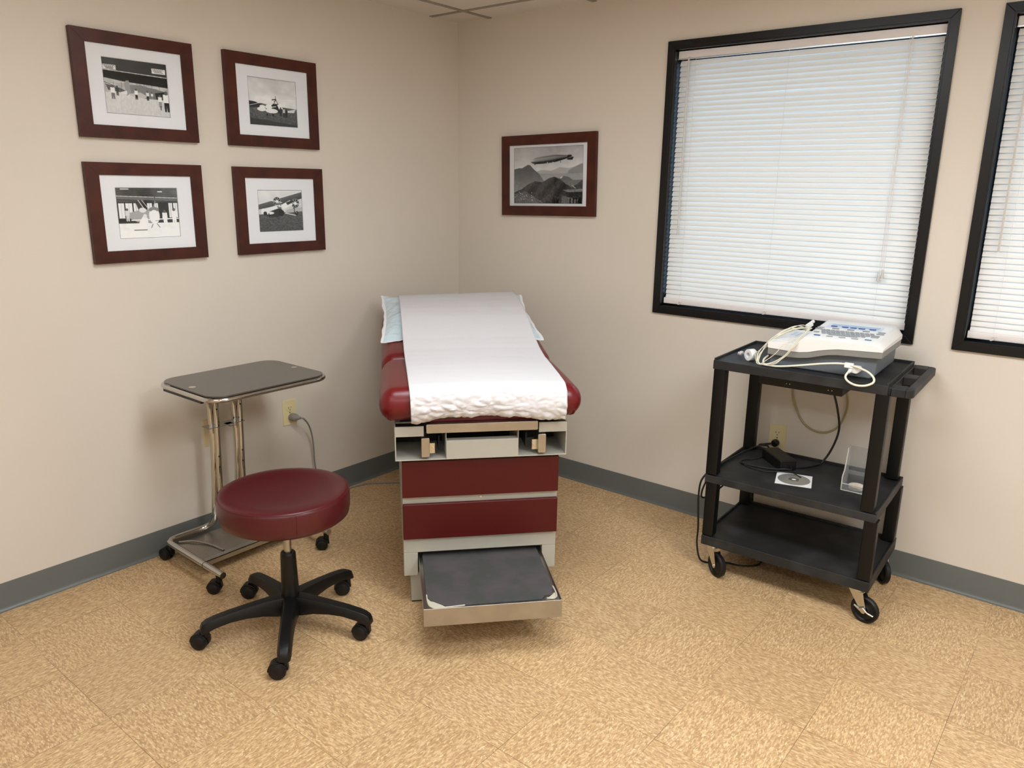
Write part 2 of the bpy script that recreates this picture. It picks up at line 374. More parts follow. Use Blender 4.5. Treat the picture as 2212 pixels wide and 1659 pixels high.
# windows: black mitred casing, black reveal, sash and pane
def make_window(k, x0, x1):
    w = thing('window_%d' % k, None, None, (x0, 0, ZZ0)); w['kind'] = 'structure'
    W_, H_ = x1-x0, ZZ1-ZZ0; c = .029; mb = MB()
    def mitre(p): mb.prism(p, (0, -.0125, 0), (1, 0, 0), (0, 0, 1), (0, 1, 0), .0125)
    mitre([(-c, -c), (W_+c, -c), (W_, 0), (0, 0)]); mitre([(-c, H_+c), (W_+c, H_+c), (W_, H_), (0, H_)])
    mitre([(-c, -c), (0, 0), (0, H_), (-c, H_+c)]); mitre([(W_+c, -c), (W_, 0), (W_, H_), (W_+c, H_+c)])
    mb.build('casing', M['black_frame'], w, bevel=.0012)
    mb = MB(); t = .006
    mb.box(0, t, -.011, WT, 0, H_).box(W_-t, W_, -.011, WT, 0, H_).box(t, W_-t, -.011, WT, 0, t).box(t, W_-t, -.011, WT, H_-t, H_)
    mb.build('reveal', M['black_frame'], w)
    mb = MB(); f = .04
    mb.box(t, t+f, .1, .13, t, H_-t).box(W_-t-f, W_-t, .1, .13, t, H_-t).box(t+f, W_-t-f, .1, .13, t, t+f).box(t+f, W_-t-f, .1, .13, H_-t-f, H_-t)
    mb.build('sash', M['black_frame'], w, bevel=.002)
    MB().box(t+f, W_-t-f, .112, .116, t+f, H_-t-f).build('glass', M['window_glass'], w)
    return w
make_window(1, ZX0, ZX1); make_window(2, Z2X0, Z2X1)

def make_blind(label):
    W_, H_ = ZX1-ZX0, ZZ1-ZZ0
    t = thing('window_blind', label, 'blind', (0, 0, 0))
    x0, x1 = .010, W_-.012; yb = .031
    MB().box(x0-.002, x1+.001, yb-.014, yb+.014, H_-.040, H_-.009).build('headrail', M['blind_rail'], t, bevel=.002)
    MB().box(x0-.002, x1+.001, yb-.016, yb-.013, H_-.043, H_-.039).build('rail_lip', M['alu'], t)
    mb = MB(); n = 49; top = H_-.056; bot = .050; pitch = (top-bot)/(n-1); tilt = math.radians(64)
    for i in range(n):
        z = top - i*pitch + random.uniform(-.0006, .0006); w = .0125; tt = tilt + random.uniform(-.03, .03); sag = random.uniform(-.0005, .0005)
        pts = []
        for q in range(6):
            a = -1+2*q/5; h = .0022*(1-a*a)
            pts.append((yb + a*w*math.cos(tt) - h*math.sin(tt), z - a*w*math.sin(tt)*-1 - h*math.cos(tt)*-1))
        vs = []
        for xx in (x0+.004, (x0+x1)/2, x1-.004):
            for y, zz in pts: vs.append((xx, y, zz + (sag if xx == (x0+x1)/2 else 0)))
        mb.add(vs, [(a*6+q, a*6+q+1, (a+1)*6+q+1, (a+1)*6+q) for a in range(2) for q in range(5)])
    o = mb.build('slats', M['slat'], t, smooth=60)
    MB().prism(rrect(-.013, .013, 0, .026, .004, 3), (x0, yb, .014), (0, 1, 0), (0, 0, 1), (1, 0, 0), x1-x0).build('bottom_rail', M['blind_rail'], t)
    for lx in (.090, .478, .900):
        m2 = MB(); m2.tube([(lx, yb-.017, H_-.04), (lx, yb-.017, .036)], .0006, 5); m2.build('ladder_cord', M['blind_rail'], t)
        m2 = MB()
        for k in range(2):
            m2.tube([(lx+.012*math.cos(a*1.3+k)*(.5+.1*a % .5), yb-.0165, .022+.008*math.sin(a*1.7+k)) for a in range(9)], .0009, 5, smooth=4)
        m2.build('cord_knot', M['blind_rail'], t)
    MB().tube([(.060, yb-.022, H_-.042), (.061, yb-.024, .75), (.063, yb-.026, .321)], .0036, 6).build('tilt_wand', M['clear_rod'], t)
    MB().tube([(.060, yb-.016, H_-.036), (.060, yb-.024, H_-.038), (.060, yb-.023, H_-.05)], .0016, 6).build('wand_hook', M['steel'], t)
    m2 = MB()
    for dx, e in ((-.003, -.008), (0, .001), (.003, .008)):
        m2.tube([(.909+dx, yb-.02, H_-.04), (.909+dx*.6, yb-.021, .6), (.909+e, yb-.022, .222)], .0008, 5)
    m2.build('lift_cord', M['blind_rail'], t)
    m2 = MB()
    for e, zt in ((-.008, .212), (.005, .222)):
        m2.lathe([(.0015, .012), (.003, .010), (.006, -.018), (.0055, -.022), (.0008, -.022)], (.909+e, yb-.024, zt), 12)
    m2.build('tassel', M['clear_rod'], t)
    return t
M['clear_rod'] = mat('clear_rod', rgb(205, 200, 196), .15, spec=.6)
b1 = make_blind('closed white mini blind filling the large window above the black cart'); b1.location = (ZX0, 0, ZZ0)
b1['group'] = 'white mini blinds in the windows'
b2 = copy_tree(b1); b2.location = (Z2X0, 0, ZZ0); b2['label'] = 'closed white mini blind in the second window, cut off by the photo\'s right edge'

# ------------------------------------------------------------------ framed photographs
class Canvas:
    def __init__(s, w, h, bg=.6):
        s.w, s.h = w, h; s.a = np.full((h, w), float(bg)); yy, xx = np.mgrid[0:h, 0:w]; s.x = (xx+.5)/w; s.y = (yy+.5)/h
        s.rs = np.random.RandomState(w*7+h)
    def put(s, mask, v, o=1.0):
        if callable(v): v = v(s.x, s.y)
        s.a = np.where(mask, s.a*(1-o) + v*o, s.a); return s
    def poly(s, P, v, o=1.0):
        m = np.zeros_like(s.a, bool); n = len(P)
        for i in range(n):
            x1, y1 = P[i]; x2, y2 = P[(i+1) % n]
            if y1 == y2: continue
            c = ((y1 > s.y) != (y2 > s.y)) & (s.x < (x2-x1)*(s.y-y1)/(y2-y1)+x1); m ^= c
        return s.put(m, v, o)
    def ell(s, cx, cy, rx, ry, v, rot=0, o=1.0, ring=None):
        c, n = math.cos(rot), math.sin(rot); dx, dy = s.x-cx, s.y-cy
        d = ((dx*c+dy*n)/rx)**2 + ((-dx*n+dy*c)/ry)**2
        return s.put(d < 1 if ring is None else ((d < 1) & (d > ring)), v, o)
    def line(s, x1, y1, x2, y2, w, v, o=1.0):
        dx, dy = x2-x1, y2-y1; t = np.clip(((s.x-x1)*dx+(s.y-y1)*dy)/(dx*dx+dy*dy+1e-12), 0, 1)
        return s.put(np.hypot(s.x-x1-t*dx, (s.y-y1-t*dy)) < w/2, v, o)
    def rect(s, x0, y0, x1, y1, v, o=1.0): return s.put((s.x > x0) & (s.x < x1) & (s.y > y0) & (s.y < y1), v, o)
    def tex(s, amp, n=24, box=(0, 0, 1, 1), ax=1, ay=1):
        g = s.rs.rand(int(n*ay)+2, int(n*ax)+2); gx = s.x*(g.shape[1]-1.001); gy = s.y*(g.shape[0]-1.001)
        i, j = gy.astype(int), gx.astype(int); fy, fx = gy-i, gx-j
        t = g[i, j]*(1-fy)*(1-fx)+g[i+1, j]*fy*(1-fx)+g[i, j+1]*(1-fy)*fx+g[i+1, j+1]*fy*fx
        m = (s.x >= box[0]) & (s.y >= box[1]) & (s.x <= box[2]) & (s.y <= box[3])
        s.a = np.where(m, s.a + amp*(t-.5)*2, s.a); return s
    def person(s, x, y, h, top=.92, leg=.12, head=.5, lean=0):
        w = h*.30
        s.poly([(x-w*.32, y), (x-w*.06, y), (x+w*.04+lean, y-h*.45), (x-w*.34+lean, y-h*.45)], leg)
        s.poly([(x+w*.06, y), (x+w*.34, y), (x+w*.34+lean, y-h*.45), (x-w*.04+lean, y-h*.45)], leg)
        s.poly([(x-w*.45+lean, y-h*.44), (x+w*.45+lean, y-h*.44), (x+w*.42+lean, y-h*.82), (x-w*.42+lean, y-h*.82)], top)
        s.ell(x+lean, y-h*.90, w*.24, h*.10, min(head, .34)); return s
def art_hangar_airliner():
    c = Canvas(360, 284, .80)
    c.rect(0, .6, 1, 1, lambda x, y: .80-.08*(y-.6)).tex(.03, 40, (0, .6, 1, 1), 1.5, .6)
    c.rect(0, 0, 1, .27, lambda x, y: .26-.06*x+.06*y).tex(.02, 10, (0, 0, 1, .27))
    c.rect(0, .28, 1, .62, .74).tex(.08, 20, (0, .3, 1, .62))
    for k in range(9): c.line(.02+k*.12, .42, .02+k*.12, .6, .006, .35)
    for k in range(4): c.line(0, .45+.04*k, 1, .44+.04*k, .004, .45)
    c.line(0, .44, .3, .56, .01, .25).line(.55, .44, 1, .58, .01, .3)
    c.poly([(0, .22), (1, .26), (1, .44), (.3, .40), (0, .36)], .10); c.line(0, .215, 1, .25, .012, .85)
    c.poly([(.02, .47), (.30, .56), (.36, .62), (.05, .58)], .35)
    c.poly([(.34, .46), (.55, .44), (.98, .52), (1, .68), (.6, .68), (.36, .60)], lambda x, y: .50-.5*(x-.4)*(y-.3))
    c.poly([(.30, .44), (.33, .38), (.38, .37), (.40, .60), (.33, .66)], .58)
    c.poly([(.36, .62), (.55, .57), (.66, .64), (.60, .68), (.42, .66)], .72); c.poly([(.24, .60), (.34, .56), (.34, .63), (.26, .63)], .85)
    c.poly([(.78, .56), (.95, .52), (1, .68), (.8, .68)], .14)
    c.rect(0, .12, .20, .205, .86); c.rect(.76, .10, .98, .19, .90)
    for yy, x0, x1 in ((.135, .01, .19), (.16, .03, .17), (.185, .05, .16), (.115, .78, .96), (.14, .78, .93), (.165, .80, .95)):
        for q in range(18):
            x = x0 + (x1-x0)*q/18; c.line(x, yy, x+.006, yy+.008*(q % 3-1), .008, .35)
    c.person(.12, .74, .26, .93, .42, .55); c.person(.19, .67, .18, .25, .30, .3); c.person(.48, .71, .2, .93, .10, .4)
    c.person(.66, .71, .18, .85, .12, .3); c.person(.73, .68, .13, .95, .5, .3); c.person(.855, .82, .24, .93, .55, .5); c.person(.96, .9, .4, .92, .15, .4)
    c.line(.86, .80, .86, .87, .012, .08)
    return c
def art_gyroplane():
    c = Canvas(340, 306, .84)
    c.put(c.y < 2, lambda x, y: .78+.12*y).tex(.05, 6).tex(.02, 16)
    c.poly([(0, .55), (.25, .53), (.45, .57), (1, .60), (1, 1), (0, 1)], lambda x, y: .34-.10*(y-.6)).tex(.10, 45, (0, .62, 1, 1), 1, 1.6)
    c.poly([(0, .50), (.12, .51), (.28, .57), (.5, .58), (.5, .61), (0, .64)], .16)
    c.poly([(0, .86), (1, .96), (1, 1), (0, 1)], .14, .7)
    c.line(0, .60, .54, .42, .008, .92).line(.48, .44, .56, .42, .022, .08).line(.56, .42, 1, .41, .007, .90).line(.55, .36, .555, .44, .01, .15)
    c.line(.52, .48, .56, .42, .012, .2).line(.62, .58, .56, .43, .012, .2).line(.46, .62, .56, .43, .008, .2)
    c.poly([(.42, .60), (.50, .52), (.66, .52), (.72, .64), (.66, .72), (.46, .70)], .12)
    c.poly([(.58, .54), (.66, .50), (.70, .62), (.62, .64)], .90); c.ell(.25, .66, .09, .045, .95).ell(.40, .60, .07, .05, .93)
    c.ell(.46, .68, .13, .05, .96).ell(.27, .60, .06, .03, .9).line(.3, .63, .55, .58, .015, .9)
    c.ell(.48, .77, .022, .03, .06).ell(.36, .77, .018, .025, .06).poly([(.74, .66), (.98, .60), (.94, .68), (.78, .69)], .82)
    c.person(.72, .80, .22, .72, .16, .3); c.person(.77, .80, .20, .12, .1, .25); c.person(.65, .78, .2, .18, .12, .3)
    return c
def art_hangar_biplane():
    c = Canvas(360, 284, .86)
    c.rect(0, .66, 1, 1, lambda x, y: .84+.06*y).tex(.03, 20, (0, .7, 1, 1))
    c.rect(0, 0, 1, .30, lambda x, y: .22+.25*abs(x-.4)).tex(.05, 12, (0, 0, 1, .3)); c.rect(0, .28, 1, .70, .18).tex(.03, 20, (0, .3, 1, .7))
    for k in range(6): c.line(0, .05+.04*k, 1, .0+.05*k, .006, .42, .6)
    c.line(.08, .02, .2, .02, .018, .9).line(.68, .07, .74, .07, .022, .97)
    for x0, x1 in ((.02, .11), (.13, .24), (.26, .34), (.48, .56), (.60, .66), (.84, .90), (.92, .99)):
        c.rect(x0, .30, x1, .60, .88)
        c.line((x0+x1)/2, .3, (x0+x1)/2, .6, .005, .5)
    c.poly([(0, .16), (1, .20), (1, .27), (.0, .22)], .40); c.line(0, .155, 1, .20, .012, .80).line(0, .225, 1, .275, .010, .12)
    c.line(.60, 0, .62, .2, .02, .3)
    c.poly([(.16, .50), (.34, .44), (.58, .42), (.60, .70), (.30, .68), (.18, .60)], .62); c.poly([(.30, .30), (.36, .28), (.44, .44), (.34, .46)], .25)
    c.line(.34, .24, .44, .44, .012, .85).line(.40, .24, .50, .42, .012, .75).line(.62, .26, .56, .44, .014, .6)
    c.ell(.40, .44, .06, .05, .85).ell(.585, .555, .088, .165, .95).ell(.585, .43, .085, .05, .50).ell(.585, .56, .078, .12, .97)
    c.line(.2, .64, 1, .62, .022, .95).line(.6, .66, 1, .64, .008, .3).rect(.0, .62, .2, .66, .12)
    c.line(.55, .72, .52, .80, .01, .2).line(.62, .72, .66, .8, .01, .2)
    c.poly([(.28, .82), (.34, .66), (.40, .56), (.47, .60), (.48, .82)], .97).ell(.43, .56, .03, .045, .85).line(.24, .84, .44, .84, .02, .35)
    c.line(.44, .70, .54, .72, .02, .92)
    c.person(.15, .66, .26, .82, .78, .5); c.person(.77, .76, .32, .97, .95, .4, -.01).person(.92, .74, .34, .97, .95, .4, 0)
    c.rect(.10, .75, .16, .78, .9)
    return c
def art_engines():
    c = Canvas(340, 266, .82)
    c.put(c.y < 2, lambda x, y: .84-.12*y).tex(.03, 8)
    c.poly([(0, .58), (.4, .56), (1, .49), (1, 1), (0, 1)], lambda x, y: .34-.05*y).tex(.09, 60, (0, .55, 1, 1), .8, 1.4)
    c.poly([(.62, .48), (.8, .44), (1, .42), (1, .52), (.6, .56)], .68)
    c.poly([(0, .34), (.5, .18), (1, .03), (1, .20), (.55, .34), (0, .46)], lambda x, y: .28+.25*np.clip((.44-.3*x-y)*4, -1, 1)); c.line(0, .335, 1, .03, .012, .93)
    c.poly([(.06, .52), (.30, .42), (.50, .40), (.54, .58), (.40, .66), (.10, .60)], .16); c.poly([(.12, .46), (.40, .36), (.44, .44), (.16, .54)], .92)
    c.ell(.10, .51, .05, .07, .93).ell(.24, .55, .10, .035, .9).ell(.14, .56, .04, .05, .1)
    def eng(x, y, r):
        c.ell(x, y, r, r*1.25, .12)
        for k in range(9):
            a = k*2*PI/9; c.line(x, y, x+r*.85*math.cos(a), y+r*1.05*math.sin(a), .014, .62)
        c.ell(x, y, r, r*1.25, .55, ring=.80); c.ell(x, y, r*.35, r*.42, .85); c.line(x-r*1.3, y-.02, x+r*1.2, y+.03, .016, .97)
    eng(.42, .27, .09); eng(.47, .38, .055); eng(.84, .32, .095); c.poly([(.50, .36), (.72, .24), (.78, .36), (.56, .46)], .93); c.poly([(.62, .3), (.76, .24), (.78, .3), (.66, .36)], .2)
    c.ell(.5, .55, .07, .08, .06).line(.22, .56, .24, .66, .02, .05).line(.6, .56, .84, .62, .018, .9).line(.80, .44, .84, .6, .03, .12).ell(.87, .57, .025, .06, .07).line(.78, .44, .86, .56, .008, .8)
    return c
def art_airship():
    c = Canvas(400, 256, .7)
    c.put(c.y < 2, lambda x, y: .64+.20*np.clip(y/.45, 0, 1)+.03*np.sin(9*x)).tex(.02, 14)
    c.poly([(.3, .44), (.42, .40), (.55, .42), (.68, .36), (.8, .38), (1, .32), (1, .6), (.3, .6)], .66); c.tex(.02, 10)
    c.poly([(.8, .42), (.90, .35), (.97, .31), (1, .31), (1, .6), (.75, .6)], .52); c.rect(.3, .47, 1, .62, lambda x, y: .58+.5*(y-.47))
    c.poly([(0, .38), (.08, .36), (.12, .365), (.17, .33), (.21, .305), (.24, .31), (.30, .39), (.37, .46), (.42, .54), (.45, .60), (.4, .75), (0, .8)], lambda x, y: .36+.50*np.clip(y-.40, 0, 1)); c.tex(.02, 26)
    c.poly([(.66, .56), (.73, .51), (.80, .53), (.88, .60), (.82, .64), (.7, .64)], .42); c.line(.69, .55, .71, .53, .014, .95)
    c.poly([(.58, .60), (1, .58), (1, 1), (.4, 1)], .46)
    c.poly([(0, .80), (.12, .74), (.22, .65), (.32, .60), (.43, .62), (.52, .55), (.60, .525), (.68, .57), (.76, .65), (.84, .71), (.9, 1), (0, 1)], lambda x, y: .24+.04*np.sin(30*x+20*y))
    c.poly([(.84, .72), (.92, .66), (1, .58), (1, .86), (.86, .84)], .30); c.line(.85, .68, .9, .73, .012, .7)
    c.poly([(.72, .76), (1, .74), (1, .8), (.8, .8)], .5); c.poly([(.76, .80), (1, .79), (1, .92), (.88, .92), (.78, .86)], .20)
    c.tex(.05, 44, (0, .62, 1, 1), 1.6, 1)
    c.poly([(0, .83), (.18, .78), (.30, .88), (.40, .95), (.45, 1), (0, 1)], .42, .75); c.poly([(.72, .86), (.86, .9), (.92, 1), (.70, 1)], .50, .7); c.tex(.10, 70, (0, .84, 1, 1), 1.4, 1)
    for k in range(26): c.line(c.rs.rand()*.34, .84+.14*c.rs.rand(), c.rs.rand()*.01+c.rs.rand()*.34, .85+.14*c.rs.rand(), .004, .62, .35)
    for k in range(14): c.rect(*(lambda x, y: (x, y, x+.012, y+.012))(c.rs.rand()*.28, .78+.2*c.rs.rand()), .86)
    for k in range(12):
        x = .56+.10*c.rs.rand(); c.line(x, 1, x, .93, .012, .07)
        x = .82+.18*c.rs.rand(); c.line(x, 1, x, .90+.05*c.rs.rand(), .014, .08)
    # airship hull
    def hull(x, y):
        t = (x-.26)/.60; m = .262-.085*t; return m
    t = (c.x-.255)/.60; cy = .250-.075*t; rr = .066*np.clip(1-np.abs(2*t-.86)**2.6/1.6, 0, 1); rr = np.where(t < .12, .066*np.sqrt(np.clip(t/.16, 0, 1)), rr); rr = np.where(t > .60, .066*np.clip((1-t)/.42, 0, 1)**.75, rr)
    d = (c.y-cy)/np.maximum(rr, 1e-4); m = (np.abs(d) < 1) & (t > 0) & (t < 1)
    c.put(m, np.clip(.55-.30*d - .25*(d > .35) - .22*t + .35*np.clip(.12-t, 0, 1)*4 - .3*np.exp(-((d+.8)/.25)**2), .10, .92))
    c.poly([(.775, .195), (.785, .155), (.835, .150), (.84, .185)], .18).poly([(.78, .215), (.85, .19), (.87, .19), (.85, .24), (.77, .235)], .12).poly([(.82, .205), (.875, .185), (.84, .21)], .08)
    c.rect(.30, .30, .325, .312, .2).rect(.49, .268, .505, .282, .95).rect(.57, .267, .582, .277, .8).line(.685, .255, .688, .28, .008, .2)
    return c
def make_print(cv, w, h, parent):
    nx, ny = cv.w//2, cv.h//2; a = cv.a.reshape(ny, 2, nx, 2).mean((1, 3)); a = np.clip(a, .03, .97)
    vs = [((i/(nx-1)-.5)*w, 0, (.5-j/(ny-1))*h) for j in range(ny) for i in range(nx)]
    fs = [(j*nx+i, (j+1)*nx+i, (j+1)*nx+i+1, j*nx+i+1) for j in range(ny-1) for i in range(nx-1)]
    me = bpy.data.meshes.new('photo_print'); me.from_pydata(vs, [], fs); at = me.color_attributes.new('tone', 'FLOAT_COLOR', 'POINT')
    g = np.clip((a.flatten()-.5)*1.15+.52, .015, .97)**2.05; col = np.stack([g*1.0, g*1.0, g*.985, np.ones_like(g)], -1).astype(np.float32); at.data.foreach_set('color', col.flatten())
    me.materials.append(M['print']); o = bpy.data.objects.new('photo_print', me); C.objects.link(o); o.parent = parent; return o
mp_ = mat('silver_print', (1, 1, 1, 1), .5, spec=.3); at_ = mp_.node_tree.nodes.new('ShaderNodeAttribute'); at_.attribute_name = 'tone'
mp_.node_tree.links.new(at_.outputs['Color'], mp_.node_tree.nodes['Principled BSDF'].inputs['Base Color']); M['print'] = mp_
def framed(label, loc, rz, tilt, W_, H_, ox, oz, pw, ph, pcx, pcz, art, fw=.046):
    """local x along the wall, y into the wall, z up; origin at the centre of the back"""
    t = thing('framed_photograph', label, 'framed picture', loc, 0, 'framed black and white photographs')
    t.rotation_euler = (Matrix.Rotation(rz, 3, 'Z') @ Matrix.Rotation(tilt, 3, 'Y')).to_euler()
    a, b = W_/2, H_/2; c, d = ox/2, oz/2; mb = MB()
    for p in ([(-a, -b), (a, -b), (c, -d), (-c, -d)], [(-a, b), (a, b), (c, d), (-c, d)], [(-a, -b), (-c, -d), (-c, d), (-a, b)], [(a, -b), (c, -d), (c, d), (a, b)]):
        mb.prism(p, (0, -.020, 0), (1, 0, 0), (0, 0, 1), (0, 1, 0), .019)
    mb.build('frame', M['wood'], t, bevel=.0005)
    mb = MB(); e, f = pw/2+.003, ph/2+.003; cx, cz = pcx, pcz
    P = [(-c-.003, -d-.003), (c+.003, -d-.003), (c+.003, d+.003), (-c-.003, d+.003)]; Q = [(cx-e, cz-f), (cx+e, cz-f), (cx+e, cz+f), (cx-e, cz+f)]; Q2 = [(cx-e+.002, cz-f+.002), (cx+e-.002, cz-f+.002), (cx+e-.002, cz+f-.002), (cx-e+.002, cz+f-.002)]
    mb.add([(x, -.0135, z) for x, z in P] + [(x, -.0135, z) for x, z in Q] + [(x, -.0112, z) for x, z in Q2], [(i, (i+1) % 4, 4+(i+1) % 4, 4+i) for i in range(4)] + [(4+i, 4+(i+1) % 4, 8+(i+1) % 4, 8+i) for i in range(4)])
    mb.build('mat_board', M['mat_board'], t)
    pr = make_print(art, pw, ph, t); pr.location = (cx, -.0108, cz)
    MB().box(-c, c, -.0165, -.0155, -d, d).build('glazing', M['glazing'], t)
    MB().box(-a+.01, a-.01, -.003, -.0005, -b+.01, b-.01).build('backing_board', M['dark_in'], t)
    return t
RL = PI/2      # left wall: local x -> +y, local y (into the wall) -> -x
framed('framed photo of a crowd round an airliner in a hangar, upper left of four', (0, -1.6865, 1.7855), RL, 0, .430, .351, .338, .265, .226, .180, -.002, 0, art_hangar_airliner())
framed('framed photo of a small rotor aircraft in a field, upper right of four', (0, -1.126, 1.785), RL, 0, .432, .353, .338, .266, .225, .179, -.001, 0, art_gyroplane())
framed('framed photo of mechanics at a biplane in a hangar, lower left of four', (0, -1.689, 1.3525), RL, 0, .431, .351, .338, .265, .226, .177, -.002, -.001, art_hangar_biplane())
framed('framed photo of big propeller engines on a wing, lower right of four', (0, -1.1185, 1.352), RL, 0, .432, .351, .338, .265, .215, .167, -.002, -.001, art_engines())
framed('framed photo of an airship over mountains, alone beside the window', (.597, 0, 1.519), 0, -.018, .560, .382, .465, .289, .411, .263, 0, 0, art_airship())

# ------------------------------------------------------------------ wall plates
def outlet(label, loc, rz, plugged):
    t = thing('wall_outlet', label, 'outlet', loc, rz, 'cream wall outlets')
    MB().prism(rrect(-.036, .036, -.058, .058, .004, 4), (0, -.0045, 0), (1, 0, 0), (0, 0, 1), (0, 1, 0), .0045).build('cover_plate', M['cream'], t, bevel=.0018, seg=3)
    for zz in (.0195, -.0195):
        p = [(x, max(-.0125, min(.0125, z))) for x, z in ((.0172*math.cos(a*PI/16), .0172*math.sin(a*PI/16)) for a in range(32))]
        r = MB().prism(p, (0, -.0068, zz), (1, 0, 0), (0, 0, 1), (0, 1, 0), .004).build('receptacle', M['cream'], t, bevel=.0006)
        m2 = MB().box(-.0075, -.0055, -.0073, -.006, zz, zz+.008).box(.0055, .0075, -.0073, -.006, zz+.001, zz+.008).cyl((0, -.0073, zz-.0065), (0, -.006, zz-.0065), .0024, n=10)
        m2.build('slots', M['slot'], r)
    MB().cyl((0, -.0055, 0), (0, -.004, 0), .0032, n=14).build('screw', M['zinc'], t)
    return t
outlet('cream wall outlet with a grey plug, left of the exam table', (0, -1.134, .456), RL, True)
outlet('cream wall outlet low on the wall behind the black cart', (1.8285, 0, .455), 0, True)
t = thing('blank_wall_plate', 'blank beige cover plate on the wall behind the chrome side table', 'wall plate', (0, -1.517, .456), RL)
MB().prism(rrect(-.036, .036, -.058, .058, .004, 4), (0, -.005, 0), (1, 0, 0), (0, 0, 1), (0, 1, 0), .005).build('cover_plate', mat('beige_plate', rgb(206, 186, 146), .4), t, bevel=.0018, seg=3)
for zz in (.021, -.021): MB().cyl((0, -.0062, zz), (0, -.004, zz), .003, n=12).build('screw', M['zinc'], t)

# ------------------------------------------------------------------ exam table
TX, TY, TH = 1.2341, -1.2168, .8387
t = thing('exam_table', 'maroon padded exam table with red drawers and pull-out step in the corner', 'exam table', (TX, TY, 0), TH)
hw, dep = .2738, 1.16
mb = MB().box(-hw, hw, .012, dep, .115, .562).box(-.250, .250, .03, dep-.05, .012, .115)
ob = MB().box(-hw, hw, .012, dep, .205, .5616).box(-hw, -.224, .0125, dep, .115, .205).box(.224, hw, .0125, dep, .115, .205).box(-.224, .224, .36, dep, .115, .205)
ob.build('cabinet', M['enamel'], t, bevel=.002)
MB().box(-.250, .250, .030, dep-.04, .006, .117).build('plinth', M['enamel'], t, bevel=.0015)
MB().box(-.248, .248, .034, dep-.05, 0, .006).build('foot_strip', M['dark_in'], t)
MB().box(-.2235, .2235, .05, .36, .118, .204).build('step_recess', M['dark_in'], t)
MB().box(-hw, hw, -.004, .0125, .4199, .5516).build('drawer', M['red_lam'], t, bevel=.0015)
d2 = MB().box(-hw, hw, -.004, .0125, .2624, .3933).build('drawer', M['red_lam'], t, bevel=.003)
MB().cyl((0, .0095, .407), (0, .0125, .407), .004, n=14).build('lock', M['zinc'], t)
# step: steel tray with rubber mat
st = MB().box(-.2209, .2209, -.3406, -.338, .1253, .1868).box(-.2209, -.2185, -.338, .30, .150, .1868).box(.2185, .2209, -.338, .30, .150, .1868)
st.box(-.2185, .2185, -.338, .30, .176, .1795).box(-.2209, .2209, -.338, -.325, .1253, .129)
st.build('step', M['steel'], t, bevel=.0012)
so = [o for o in t.children if o.name.startswith('step') and not o.name.startswith('step_')][0]
MB().prism([(-.208, .29), (-.208, -.255), (-.196, -.285), (-.188, -.288), (-.150, -.322), (-.10, -.323), (.05, -.322), (.16, -.320), (.172, -.300), (.198, -.296), (.203, -.27), (.208, -.25), (.208, .29)], (0, 0, .1795), (1, 0, 0), (0, 1, 0), (0, 0, 1), .005).build('mat_pad', M['mat_pad'], so, bevel=.001)
edge_m = mat('worn_edging', rgb(196, 190, 172), .35)
cp = MB().tube([(-.207, -.25, .185), (-.206, -.283, .1835), (-.202, -.312, .183), (-.190, -.327, .183), (-.165, -.330, .183), (-.12, -.328, .1835), (-.09, -.3255, .1835)], .0022, 6, smooth=4)
cp.prism([(-.204, -.262), (-.150, -.325), (-.19, -.328), (-.204, -.310)], (0, 0, .180), (1, 0, 0), (0, 1, 0), (0, 0, 1), .0012); cp.build('mat_edging', edge_m, so)
cp = MB().tube([(.209, -.25, .186), (.212, -.285, .1835), (.209, -.310, .183), (.195, -.322, .183), (.175, -.318, .1845)], .0022, 6, smooth=4)
cp.prism([(.211, -.28), (.174, -.320), (.20, -.322), (.212, -.305)], (0, 0, .180), (1, 0, 0), (0, 1, 0), (0, 0, 1), .0012); cp.build('mat_edging', edge_m, so)
# grey plug and cord, part of the table
xf = (Matrix.Translation((TX, TY, 0)) @ Matrix.Rotation(TH, 4, 'Z')).inverted() @ Matrix.Translation((0, -1.134, .4365))
mb = MB().tube([(.058, .018, -.001), (.062, .032, -.006), (.05, .062, -.04), (.040, .085, -.09), (.033, .098, -.16), (.030, .102, -.24), (.028, .118, -.33), (.024, .16, -.41), (.024, .24, -.4325), (.040, .33, -.4325), (.066, .41, -.4325), (.13, .475, -.4325), (.175, .52, -.4325), (.22, .56, -.4325)], .0038, 10, smooth=8)
cord_ = mb.build('power_cord', M['cord_grey'], t, xf=xf)
mb = MB().lathe([(0, -.002), (.012, -.002), (.0165, .004), (.0180, .016), (.0165, .030), (.011, .041), (.0065, .050), (.0055, .056), (0, .056)], (.0080, 0, 0), 24, frame=Matrix.Rotation(math.radians(18), 3, 'Z') @ Matrix(((0, 0, 1), (1, 0, 0), (0, 1, 0))))
mb.build('plug', M['cord_grey'], cord_, xf=xf)
# upper housing, an open steel box
hb, z0, z1, nf = .2951, .5616, .6831, -.0216
ho = MB().box(-hb, hb, nf, dep, z0, z0+.004).box(-hb, -hb+.004, nf, dep, z0+.004, z1).box(hb-.004, hb, nf, dep, z0+.004, z1)
ho.box(-hb, -.198, nf-.001, nf+.004, .6475, z1).box(.196, hb, nf-.001, nf+.004, .6475, z1).box(-hb+.004, hb-.004, nf+.20, nf+.205, z0+.004, z1).box(-hb+.004, hb-.004, .03, dep-.01, z1-.004, z1)
ho.box(-.1245, -.1215, nf+.004, nf+.2, z0+.004, .668).box(.1235, .1265, nf+.004, nf+.2, z0+.004, .668)
ho.build('housing', M['enamel'], t, bevel=.001)
MB().box(-hb+.005, hb-.005, nf+.19, nf+.199, z0+.005, z1-.006).build('housing_liner', M['dark_in'], t)
MB().box(-.188, .188, .0, .03, z1-.03, z1-.001).build('housing_liner', M['dark_in'], t)
